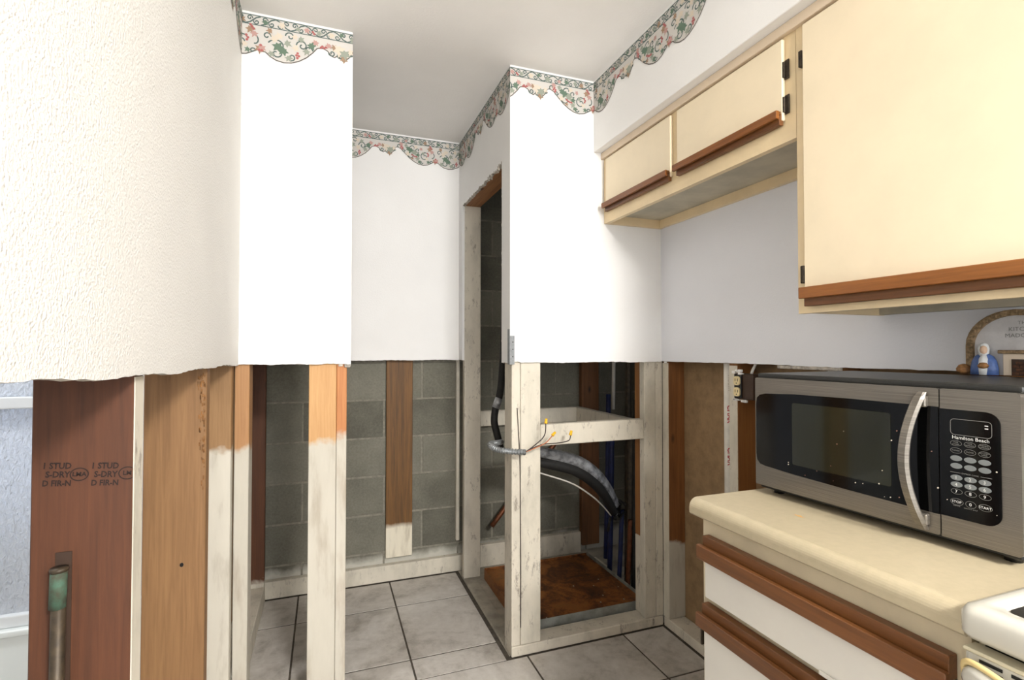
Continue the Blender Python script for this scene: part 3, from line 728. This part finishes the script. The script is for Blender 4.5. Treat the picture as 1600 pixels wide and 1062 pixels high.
# ------------------------------------------------------------------ base cabinet and countertop
CT = .914
XC = .806
prof = [(XW-.002, CT), (XC+.022, CT)]+[(XC+.022-.022*math.sin(a*PI/16), CT-.022+.022*math.cos(a*PI/16)) for a in range(1, 9)]+[(XC, .880), (XC+.004, .876), (XC+.03, .876), (XC+.03, .884), (XW-.002, .884)]
ct = obj('countertop', prism(prof, lambda a, b: (a, .990, b), lambda a, b: (a, .4405, b)), M_COUNTER); meta(ct, 'almond laminate countertop under the microwave, with a rounded front edge', 'countertop')
for p in ct.data.polygons:
    if abs(p.normal.y) < .5: p.use_smooth = False
sm = bmesh.new()
leaf(sm, 0, 0, .014, 0, 0, 0)
for v in sm.verts: v.co = Vector((.93+v.co.x*.5, .80+v.co.y*1.3, CT+.0004))
obj('counter_stain', sm, M_STAIN, ct, label='small orange stain')
bc = root('base_cabinet', 'beige base cabinet with white drawer front and oak finger pulls', 'cabinet', (1.1, .71, 0))
XB = .832
bb = bmesh.new(); bm_box(XB+.02, XW-.002, .957, .973, .10, .8755, 0, 1, bb); bm_box(XB+.02, XW-.002, .446, .462, .0, .8755, 0, 1, bb); bm_box(XB+.02, XW-.002, .462, .957, .10, .116, 0, 1, bb)
bm_box(XB+.07, XB+.085, .446, .973, .0, .10, 0, 1, bb)
obj('carcass', bb, M_BASE, bc)
ff = bmesh.new()
bm_box(XB, XB+.02, .475, .935, .828, .8755, 0, 1, ff); bm_box(XB, XB+.02, .475, .935, .645, .705, 0, 1, ff); bm_box(XB, XB+.02, .475, .935, .10, .14, 0, 1, ff)
for a, b in ((.935, .973), (.446, .475)): bm_box(XB, XB+.02, a, b, .10, .8755, 0, 1, ff)
obj('face_frame', ff, M_BASE, bc)
dw = box('drawer', XB-.019, XB-.0008, .462, .948, .700, .806, M_DRAWER, bc, .002, label='white drawer front')
pull_profile('drawer_pull', dw, XB-.002, .458, .956, .788, .050, (M_PULL_D, M_PULL_D), True, .034)
dd = box('door', XB-.019, XB-.0008, .462, .952, .12, .652, M_DRAWER, bc, .002, label='white lower door')
pull_profile('door_pull', dd, XB-.002, .458, .960, .634, .050, (M_PULL_D, M_PULL_D), True, .034)
box('hinge', XB-.006, XB+.012, .974, .979, .575, .615, M_HINGE, bc, .001)
box('peeling_edge', XB-.023, XB-.0192, .50, .66, .6975, .7045, M_DRAWER, dw, .001)

# ------------------------------------------------------------------ microwave (own axes: x along the front, y depth, z up from the counter)
mA, mB = Vector((.997, .975, 0)), Vector((1.030, .483, 0)); md = (mB-mA).normalized()
mw = root('microwave', 'stainless steel and black microwave oven on the almond countertop', 'microwave', (mA.x, mA.y, CT+.0003), math.atan2(md.y, md.x))
MW, MD = .497, .36
box('body', .002, MW-.002, .018, MD, .018, .277, M_BLACK, mw, .004, 2, local=True)
box('top_cover', .0, MW, .004, MD+.002, .277, .2895, M_BLACK, mw, .005, 3, local=True, label='dusty black top')
box('base', .004, MW-.004, .006, MD, .012, .0225, M_BLACKPL_SHADE, mw, .003, local=True)
def fprism(out, y0, y1): return prism(out, lambda a, b: (a, y0, b), lambda a, b: (a, y1, b))
SP = .3865
door = obj('door', fprism(rrect(.0, SP-.001, .0205, .2785, .004, 3), -.004, .018), M_STEEL, mw, True)
band = [(.3855, .2462), (.22, .2470), (.10, .2455), (.03, .2415), (.0145, .2375), (.0065, .2300), (.0042, .215), (.0042, .095), (.0065, .080), (.0145, .0715), (.03, .0685), (.10, .0645), (.22, .0605), (.3855, .0575)]
blk = obj('black_glass', fprism(band, -.0062, -.0035), M_BLACKGLASS, door, True, label='glossy black door glass')
obj('viewing_window', fprism(rrect(.101, .308, .0865, .226, .004, 3), -.0068, -.006), M_WINDOW, blk, True)
# bowed handle
hb = bmesh.new(); prevs = None; n = 20
for i in range(n+1):
    t = i/n; zz = .0255+.2455*t; bow = math.sin(PI*t)
    cx = .3625-.0165*bow; yy = -.008-.030*bow**.7; w = .0095 if .04 < t < .96 else .0065
    ring = [hb.verts.new((cx-w, yy, zz)), hb.verts.new((cx-w*.6, yy-.006, zz)), hb.verts.new((cx+w*.6, yy-.006, zz)), hb.verts.new((cx+w, yy, zz)), hb.verts.new((cx+w*.8, yy+.006, zz)), hb.verts.new((cx-w*.8, yy+.006, zz))]
    if prevs:
        for k in range(6): hb.faces.new((prevs[k], prevs[(k+1) % 6], ring[(k+1) % 6], ring[k]))
    else: hb.faces.new(ring)
    prevs = ring
hb.faces.new(prevs[::-1]); bmesh.ops.recalc_face_normals(hb, faces=hb.faces)
hd = obj('handle', hb, M_STEEL, door, True, label='bowed steel door handle')
for z in (.043, .254): box('handle_foot', .354, .370, -.014, -.003, z-.010, z+.010, M_STEEL, hd, .002, local=True)
pan = obj('control_panel', fprism(rrect(SP+.001, MW-.001, .0205, .2785, [.006, .001, .001, .006], 4), -.004, .018), M_STEEL, mw, True)
cg = obj('keypad_glass', fprism(rrect(SP+.001, .4715, .0585, .2440, [.020, .0005, .0005, .020], 8), -.0062, -.0035), M_BLACKGLASS, pan, True)
YP = -.0066
def ring2d(out, inn, y, name, mat, parent):
    bm = bmesh.new(); a = [bm.verts.new((p[0], y, p[1])) for p in out]; b = [bm.verts.new((p[0], y, p[1])) for p in inn]
    for i in range(len(a)): bm.faces.new((a[i], a[(i+1) % len(a)], b[(i+1) % len(a)], b[i]))
    return obj(name, bm, mat, parent, True)
ring2d(rrect(.4035, .4610, .2010, .2285, .006, 5), rrect(.4043, .4602, .2018, .2277, .0052, 5), YP, 'display_outline', M_PRINTG, cg)
for z in (.2205, .2160): box('display_mark', .4515, .4560, YP-.0002, YP, z, z+.0016, M_PRINT, cg, 0, local=True)
def mt(body, size, x, z, mat=M_PRINT, sx=1.0): text('keypad_lettering', body, size, (x, YP-.0005, z), (1, 0, 0), (0, 0, 1), mat, cg, True, sx=sx, off=.0002)
mt('Hamilton Beach', .0082, .4320, .1966, sx=.98)
cols = (.4116, .4311, .4506); rows = (.1866, .1741, .1609, .1479, .1279, .1162, .1043, .0866)
def ell(x, z, a, b, n=18): return [(x+a*math.cos(2*PI*k/n), z+b*math.sin(2*PI*k/n)) for k in range(n)]
words = [['TIME\nCOOK', 'TIME\nDEFROST', 'WEIGHT\nDEFROST'], ['POWER', 'CLOCK', 'KITCHEN\nTIMER'], None, None, '123', '456', '789', ['STOP', '0', 'START']]
for ri, z in enumerate(rows):
    for ci, x in enumerate(cols):
        if 2 <= ri <= 5:
            b_ = obj('button', fprism(ell(x, z, .0083, .0047), YP-.0008, YP+.0006), M_BUTTON, cg, True)
        else:
            a_, q_ = (.0083, .0048) if ri != 7 else (.0093 if ci != 1 else .0075, .0058)
            b_ = ring2d(ell(x, z, a_, q_), ell(x, z, a_-.0005, q_-.0005), YP-.0001, 'button', M_PRINTG, cg)
        w = words[ri]
        if w:
            s = w[ci]
            if ri < 2: mt(s, .0032, x, z, M_PRINTG)
            elif ri == 7 and ci != 1: mt(s, .0058, x, z)
            else:
                text('keypad_lettering', s, .0075, (x, YP-.0012, z), (1, 0, 0), (0, 0, 1), M_PRINT, cg, True, off=.0002)
mt('CANCEL', .0028, cols[0], .0800, M_PRINTG); mt('CONTROL SETUP', .0024, cols[1], .0790, M_PRINTG)
box('rule_line', .4027, .4175, YP-.0002, YP, .1362, .1368, M_PRINTG, cg, 0, local=True); box('rule_line', .4450, .4600, YP-.0002, YP, .1362, .1368, M_PRINTG, cg, 0, local=True)
mt('EXPRESS COOK', .0034, .4311, .1365, M_PRINTG)
for k in range(24):                                         # dried food specks on the glass and steel
    x = random.uniform(.01, .485); z = random.choice((random.uniform(.03, .27), random.uniform(.06, .09))); s = random.uniform(.0004, .0013)
    obj('food_speck', fprism(ell(x, z, s, s*1.2, 6), -.0075, -.0060), random.choice((M_SPLAT, M_SOOT)) if x < .38 else M_SPLAT, mw, True)
for x in (.03, MW-.03):
    for y in (.04, MD-.04): tube('foot', [(x, y, .0), (x, y, .014)], .012, M_BLACKPL_SHADE, mw, 12, local=True)

# ------------------------------------------------------------------ arched plaque standing on the microwave
M_STONE = plain('tan_stone_rim', (158, 132, 98), .8, var=.3, vscale=140)
M_PLQ = plain('pale_plaque_ground', (206, 204, 204), .7, var=.06, vscale=30)
M_ROBEB = plain('blue_glazed_robe', (84, 112, 172), .5, var=.15, vscale=90)
M_ROBEW = plain('white_glazed_veil', (224, 226, 226), .5)
M_SKIN = plain('painted_face', (224, 190, 162), .6)
M_BREAD = plain('brown_bread', (166, 118, 70), .7, var=.3, vscale=120)
M_BRICK = plain('dark_hearth_brick', (98, 62, 40), .8, var=.4, vscale=150)
M_CREAMS = plain('cream_mantel', (222, 206, 184), .6)
PX, PZ = 1.432, CT+.2905
pq = root('kitchen_plaque', 'arched wall plaque with blue-robed woman and hearth on top of the microwave', 'plaque', (PX, .672, PZ))
arch = [(.092, 0), (.092, .066)]+[(.092*math.cos(a*PI/16), .066+.080*math.sin(a*PI/16)) for a in range(1, 16)]+[(-.092, .066), (-.092, 0)]
inn = [(.078, 0), (.078, .066)]+[(.078*math.cos(a*PI/16), .066+.067*math.sin(a*PI/16)) for a in range(1, 16)]+[(-.078, .066), (-.078, 0)]
YQ = .672
obj('backing', prism(arch, lambda a, b: (PX-.004, YQ-a, PZ+b), lambda a, b: (PX+.006, YQ-a, PZ+b)), M_PLQ, pq)
rb = bmesh.new(); A0 = [rb.verts.new((PX-.012, YQ-a, PZ+b)) for a, b in arch]; A1 = [rb.verts.new((PX-.012, YQ-a, PZ+b)) for a, b in inn]; A2 = [rb.verts.new((PX-.003, YQ-a*1.01, PZ+b)) for a, b in arch]; A3 = [rb.verts.new((PX-.003, YQ-a, PZ+b)) for a, b in inn]
for i in range(len(arch)-1):
    rb.faces.new((A0[i], A0[i+1], A1[i+1], A1[i])); rb.faces.new((A0[i+1], A0[i], A2[i], A2[i+1])); rb.faces.new((A1[i], A1[i+1], A3[i+1], A3[i]))
bmesh.ops.recalc_face_normals(rb, faces=rb.faces)
rim = obj('arched_rim', rb, M_STONE, pq, label='tan stone-like arched rim')
for k in range(15):
    a = PI*k/14; obj('rim_stone', bm_box(PX-.0145, PX-.010, YQ-.085*math.cos(a)-.006, YQ-.085*math.cos(a)+.006, PZ+.066+.0735*math.sin(a)-.005, PZ+.066+.0735*math.sin(a)+.005, .002), M_STONE, rim)
for s, z, q in (('THE', .116, .011), ('KITCHEN', .102, .0125), ('MADONNA', .088, .0125)):
    text('raised_lettering', s, q, (PX-.0045, YQ-.012, PZ+z), (0, -1, 0), (0, 0, 1), M_PRINTG, pq, off=.0005)
def lathe(cx, cy, prof, n=14, sx=1, sy=1):
    bm = bmesh.new(); R_ = [[bm.verts.new((cx+r*sx*math.cos(2*PI*k/n), cy+r*sy*math.sin(2*PI*k/n), z)) for k in range(n)] for r, z in prof]
    for i in range(len(R_)-1):
        for k in range(n): bm.faces.new((R_[i][k], R_[i][(k+1) % n], R_[i+1][(k+1) % n], R_[i+1][k]))
    bm.faces.new(R_[0][::-1]); bm.faces.new(R_[-1]); return bm
fy, fx = YQ+.052, PX-.020
fig = obj('figure_robe', lathe(fx, fy, [(.0235, PZ), (.0235, PZ+.014), (.021, PZ+.030), (.0165, PZ+.041), (.007, PZ+.049)], 16, .7, 1.1), M_ROBEB, pq, False, True, 'blue robe of the figure')
obj('veil', lathe(fx-.001, fy, [(.0085, PZ+.040), (.0098, PZ+.050), (.0105, PZ+.060), (.0078, PZ+.069), (.002, PZ+.073)], 14), M_ROBEW, fig, False, True)
obj('face', lathe(fx-.0085, fy-.0035, [(.001, PZ+.047), (.0058, PZ+.050), (.0072, PZ+.057), (.0055, PZ+.0635), (.001, PZ+.066)], 12, .8, 1), M_SKIN, fig, False, True)
obj('bodice', lathe(fx-.009, fy-.004, [(.0095, PZ), (.0105, PZ+.02), (.0085, PZ+.036), (.004, PZ+.046)], 12), M_ROBEW, fig, False, True)
obj('loaf', lathe(fx-.018, fy-.007, [(.001, PZ+.014), (.009, PZ+.016), (.011, PZ+.021), (.007, PZ+.027), (.001, PZ+.028)], 12, .6, 1), M_BREAD, fig, False, True)
obj('bread_basket', lathe(PX-.02, YQ+.092, [(.006, PZ), (.013, PZ+.006), (.014, PZ+.013), (.009, PZ+.021), (.002, PZ+.024)], 12), M_BREAD, pq, False, True)
hearth = box('hearth', PX-.016, PX-.004, YQ-.078, YQ+.020, PZ, PZ+.048, M_CREAMS, pq, .001, label='cream mantel hearth')
box('mantel', PX-.024, PX-.004, YQ-.080, YQ+.026, PZ+.048, PZ+.056, M_STONE, hearth, .0015)
box('firebox', PX-.0175, PX-.0155, YQ-.050, YQ+.004, PZ, PZ+.036, M_BOX, hearth, 0)
for rr_ in range(4):
    for kk in range(4):
        y0 = YQ+.002-.013*kk-(.006 if rr_ % 2 else 0); box('brick', PX-.0195, PX-.017, y0-.0115, y0, PZ+.002+rr_*.0075, PZ+.008+rr_*.0075, M_BRICK, hearth, .0006)

# ------------------------------------------------------------------ kitchen range
sv = root('kitchen_range', 'off-white kitchen range with black glass cooktop beside the countertop', 'stove', (1.1, .06, 0))
RY0, RY1, RX = -.33, .4385, .806
box('body', RX+.02, XW-.03, RY0, RY1-.002, .03, .885, M_ENAMEL2, sv, .004)
box('gap_shadow_strip', RX+.018, RX+.03, RY0+.01, RY1-.012, .868, .888, M_BLACKPL_SHADE, sv, 0)
ck = bmesh.new()
def rloop(x0, x1, y0, y1, r, z, n=6): return [ck.verts.new((a, b, z)) for a, b in rrect(x0, x1, y0, y1, r, n)]
x0, x1, y0, y1 = .786, XW-.03, RY0-.004, RY1+.0005
loops = [rloop(x0+.006, x1, y0+.006, y1-.004, .012, .886), rloop(x0, x1, y0, y1, .016, .893), rloop(x0, x1, y0, y1, .016, .918), rloop(x0+.005, x1-.003, y0+.004, y1-.004, .016, .926), rloop(x0+.014, x1-.008, y0+.012, y1-.012, .016, .929),
         rloop(x0+.032, x1-.05, y0+.030, y1-.030, .018, .9275), rloop(x0+.036, x1-.055, y0+.034, y1-.034, .016, .922)]
for A_, B_ in zip(loops, loops[1:]):
    for k in range(len(A_)): ck.faces.new((A_[k], A_[(k+1) % len(A_)], B_[(k+1) % len(A_)], B_[k]))
ck.faces.new(loops[0][::-1]); ck.faces.new(loops[-1])
obj('cooktop_frame', ck, M_ENAMEL, sv, False, True, 'white enamel cooktop frame')
obj('cooktop_glass', prism(rrect(x0+.0365, x1-.0555, y0+.0345, y1-.0345, .016, 6), lambda a, b: (a, b, .9225), lambda a, b: (a, b, .9245)), M_COOKGLASS, sv, label='black cooktop glass')
for (a, b) in ((.98, .25), (.98, -.14), (1.24, .25), (1.24, -.14)):
    rg = bmesh.new(); n = 40; V = [[rg.verts.new((a+q*math.cos(2*PI*k/n), b+q*math.sin(2*PI*k/n), 0.9249)) for k in range(n)] for q in (.085, .087)]
    for k in range(n): rg.faces.new((V[0][k], V[0][(k+1) % n], V[1][(k+1) % n], V[1][k]))
    obj('burner_ring', rg, M_PRINTG, sv)
od = box('oven_door', RX-.010, RX+.018, RY0+.006, RY1-.004, .20, .868, M_ENAMEL, sv, .004, 2, label='cream oven door')
box('door_top_trim', RX-.013, RX+.014, RY0+.004, RY1-.002, .866, .8715, M_ENAMEL2, od, .002)
for r_, z in enumerate((.858, .849)):
    for k in range(22): box('vent_slot', RX-.0112, RX-.0098, RY1-.020-k*.033-.024, RY1-.020-k*.033, z, z+.004, M_BLACKPL_SHADE, od, 0)
hnd = tube('handle', [(RX-.008, RY1-.022, 0.797), (RX-.018, RY1-.018, 0.828), (RX-.028, RY1-.024, 0.848), (RX-.034, RY1-.05, 0.848), (RX-.038, RY1-.10, 0.838), (RX-.040, RY1-.2, 0.828), (RX-.040, RY0+.2, 0.828), (RX-.034, RY0+.05, 0.848), (RX-.018, RY0+.018, 0.828), (RX-.008, RY0+.022, 0.797)], .011, M_ENAMEL, od, 12, 6, label='cream oven handle')
tube('handle_trim', [(RX-.010, RY1-.014, 0.807), (RX-.020, RY1-.009, 0.842), (RX-.030, RY1-.018, 0.862), (RX-.036, RY1-.05, 0.862), (RX-.042, RY1-.10, 0.851), (RX-.046, RY1-.2, 0.839), (RX-.046, RY0+.2, 0.839)], .004, M_GOLD, hnd, 8, 6)
box('drawer_front', RX-.008, RX+.018, RY0+.006, RY1-.004, .05, .19, M_ENAMEL, sv, .004, 2)
box('backguard', XW-.10, XW-.03, RY0, RY1-.002, .926, 1.06, M_ENAMEL, sv, .006, 2)

# ------------------------------------------------------------------ services in the closet
dp = root('drain_pan', 'rust-stained drain pan on the closet floor', 'drain pan', (1.15, 2.4, 0))
fx0, fx1, fy0, fy1 = .83, 1.455, 2.085, 2.70
box('pan_floor', fx0, fx1, fy0, fy1, .004, .052, M_RUST, dp, .002, label='rusty brown pan floor')
box('front_rim', fx0-.003, fx1+.003, fy0-.004, fy0, .004, .076, M_PAN, dp, .001); box('back_rim', fx0-.003, fx1+.003, fy1, fy1+.004, .004, .062, M_RUST, dp, .001)
box('side_rim', fx0-.004, fx0, fy0, fy1, .004, .062, M_RUST, dp, .001); box('side_rim', fx1, fx1+.004, fy0, fy1, .004, .068, M_PAN, dp, .001)
for k in range(26): 
    a, b, s = random.uniform(fx0+.03, fx1-.03), random.uniform(fy0+.03, fy1-.03), random.uniform(.002, .006)
    box('debris', a, a+s, b, b+s*1.4, .052, .052+s*.5, random.choice((M_SPLAT, M_SOOT, M_EDGE)), dp, s*.15)
o = box('scrap_board', 1.462, 1.53, 2.53, 2.72, .003, .022, M_PAINTED2, None, .002); meta(o, 'short white primed board lying beside the drain pan', 'board')
# black insulated hose at the doorway
hs = root('insulated_hose', 'black insulated refrigerant hose hanging inside the closet doorway', 'hose', (.77, 2.3, 0))
tube('hose', [(.815, 2.30, 1.9), (.80, 2.30, 1.35), (.789, 2.30, 1.13), (.775, 2.30, 1.03), (.758, 2.30, .98), (.752, 2.30, .92), (.766, 2.30, .86), (.79, 2.32, .79)], .017, M_HOSE, hs, 14, 7)
tube('tape_band', [(.776, 2.30, 1.03), (.758, 2.30, .985)], .0185, M_FOIL, hs, 14)
box('mounting_cleat', .768, .800, 2.07, 2.10, .78, .87, M_PAINTED, wm, .002)
# foil wrapped duct lines arching to the right
dl = root('duct_lines', 'silver and black wrapped duct lines arching inside the closet frame', 'duct line', (1.2, 2.35, 0))
base = [(.87, 2.37, .762), (.994, 2.33, .742), (1.182, 2.32, .690), (1.30, 2.33, .615), (1.38, 2.35, .53), (1.45, 2.38, .43)]
for k, (dx, dy, dz, r_, m) in enumerate(((0, 0, .006, .030, M_FOIL), (-.012, -.016, -.030, .022, M_HOSE), (.02, .03, .0, .017, M_HOSE), (-.03, -.02, -.045, .0032, M_PVC), (-.015, -.026, -.012, .008, M_HOSE), (.0, -.018, -.040, .010, M_FOIL))):
    f = (lambda q: (lambda t: q*(1.0+.25*math.sin(t*PI))))(r_)
    pts = [(a+dx, b+dy, c+dz-(0.05*math.sin(i/5*PI) if k == 3 else 0)) for i, (a, b, c) in enumerate(base)]
    obj(('foil_wrap', 'black_line', 'black_line', 'white_cable', 'black_line', 'foil_wrap')[k], bm_tube(pts, f, 12, None, 6), m, dl, False, True)
# dark tangle where the lines end
tg = bmesh.new()
for k in range(16):
    p = Vector((1.46+random.uniform(-.05, .05), 2.38+random.uniform(-.04, .05), .41+random.uniform(-.05, .05))); q = p+Vector((random.uniform(-.06, .06), random.uniform(-.05, .05), random.uniform(-.07, .05)))
    bm_tube([p, (p+q)/2+Vector((0, 0, .012)), q], random.uniform(.004, .012), 6, tg)
obj('taped_bundle', tg, M_HOSE, dl, False, True)
spec = [(1.56, 2.62, .014, M_BLUE, 'blue plastic pipe beside the brown closet stud', .05, 1.0), (1.50, 2.48, .014, M_BLUE, 'blue plastic pipe rising right of the drain pan', .02, .86),
        (1.55, 2.38, .017, M_PIPEGREY, 'dull grey pipe in the closet corner, nearest the front post', .01, .80), (1.535, 2.30, .013, M_HOSE, 'black pipe in the closet corner behind the front post', .01, 1.0),
        (1.60, 2.46, .016, M_PIPEGREY, 'dull grey pipe in the closet corner between the blue pipes', .01, 2.3), (1.500, 2.385, .012, M_BLUE, 'short blue pipe rising to the taped bundle of duct lines', .004, .40), (1.508, 2.315, .013, M_COPPER, 'short copper-brown pipe just behind the right closet post', .004, .37),
        (1.66, 2.70, .011, M_PVC, 'thin pale pipe at the back of the closet', .9, 2.3)]
for x, y, r_, m, lab, za, zb in spec:
    o = tube('pipe', [(x-.02, y, za), (x-.008, y, (za+zb)/2), (x, y, zb)], r_, m, None, 10, 3); meta(o, lab, 'pipe', 'upright pipes in the closet')
o = tube('copper_pipe', [(.90, 2.80, .25), (1.12, 2.81, .50), (1.36, 2.83, .74)], .014, M_COPPER, None, 10, 4); meta(o, 'dull reddish copper pipe slanting along the closet block wall', 'pipe')

# electrical whip in front of the corner post
cw_ = root('flexible_conduit', 'grey coiled metal conduit with loose wires at the corner post', 'conduit', (.70, 1.93, .85))
path = [(.74, 2.16, .850), (.70, 2.10, .858), (.656, 2.05, .866), (.636, 1.99, .869), (.645, 1.938, .864), (.69, 1.915, .857), (.757, 1.914, .849)]
pp = [Vector(p) for p in path]; fine = []
for i in range(len(pp)-1):
    p0, p1, p2, p3 = pp[max(i-1, 0)], pp[i], pp[i+1], pp[min(i+2, len(pp)-1)]
    for s in range(24):
        t = s/24; fine.append(.5*((2*p1)+(-p0+p2)*t+(2*p0-5*p1+4*p2-p3)*t*t+(-p0+3*p1-3*p2+p3)*t**3))
cb_ = bm_tube(fine, lambda t: .0105+.0018*(1 if int(t*len(fine)) % 4 < 2 else -.4), 12)
obj('conduit', cb_, M_METAL, cw_, False, False)
E0 = Vector((.757, 1.913, .850))
for end, mat, mid in (((.841, 1.90, .966), M_WIREB, [(.80, 1.905, .880), (.835, 1.90, .915)]), ((.872, 1.90, .914), M_WIREO, [(.80, 1.905, .866), (.842, 1.90, .885)]), ((.952, 1.90, .912), M_WIREB, [(.82, 1.905, .876), (.90, 1.90, .880), (.945, 1.90, .888)])):
    w = tube('wire', [E0]+mid+[end], .0022, mat, cw_, 6, 6)
    d = (Vector(end)-Vector(mid[-1])).normalized(); e0 = Vector(end)-d*.004
    tube('wire_nut', [e0, e0+d*.006, e0+d*.020], lambda t: .0075-.0025*t, M_YELLOW, w, 8, label='yellow wire nut')
o = tube('loose_wire', [(.745, Y1-.004, 1.02), (.752, Y1-.005, .90), (.757, Y1-.004, .80), (.760, Y1-.003, .60), (.7615, Y1-.004, .35), (.7615, Y1-.003, .12)], .0016, M_WIREB, None, 6, 6); meta(o, 'thin dark wire hanging down the white corner post', 'wire')

# ------------------------------------------------------------------ pipe and outlet on the right wall
pv = root('vent_pipe', 'white plastic pipe with red lettering between the right wall studs', 'pipe', (1.506, 1.602, .046))
tube('pipe', [(1.500, 1.600, .046), (1.500, 1.600, 2.1)], .0215, M_PVC, pv, 20)
for z, s in ((1.01, 'CHAR'), (.845, 'CHAR'), (1.13, 'PVC-DWV')):
    text('pipe_lettering', s, .026 if s == 'CHAR' else .014, (1.500-.0222*.72, 1.600-.0222*.72, z), (0, 0, -1), (.7, -.7, 0), M_REDINK if s == 'CHAR' else M_SPLAT, pv, off=.0012, bold=.02)
ob = root('electrical_outlet', 'ivory double outlet in an open brown box beside the white pipe', 'outlet', (1.462, 1.485, 1.077))
box('outlet_box', 1.445, 1.50, 1.430, 1.5205, 1.078, 1.172, M_BOX, ob, .003)
rc = box('receptacle', 1.438, 1.446, 1.478, 1.512, 1.082, 1.168, M_BLACKPL_SHADE, ob, .002)
for z in (1.105, 1.146):
    f_ = obj('outlet_face', prism(rrect(-.0145, .0145, -.0165, .0165, .010, 5), lambda a, b: (1.433, 1.495-a, z+b), lambda a, b: (1.439, 1.495-a, z+b)), M_IVORY, rc)
    for dy in (-.006, .006): box('slot', 1.4325, 1.4335, 1.495+dy-.0012, 1.495+dy+.0012, z-.002, z+.008, M_BLACKPL_SHADE, f_, 0)
    box('slot', 1.4325, 1.4335, 1.4928, 1.4972, z-.011, z-.007, M_BLACKPL_SHADE, f_, 0)
pl = bmesh.new()
for k in range(14):
    a = random.uniform(1.455, 1.518); bb_ = random.choice((1.170+random.uniform(0, .014), 1.072+random.uniform(0, .006))); s = random.uniform(.003, .008)
    bm_box(1.437, 1.446, a-s, a+s, bb_-s*.6, bb_+s*.6, .001, 1, pl)
obj('plaster_smear', pl, M_PLASTER, ob)
tube('cable', [(1.47, 1.46, 1.172), (1.475, 1.45, 1.20), (1.49, 1.43, 1.25)], .005, M_PVC, ob, 8, 4)
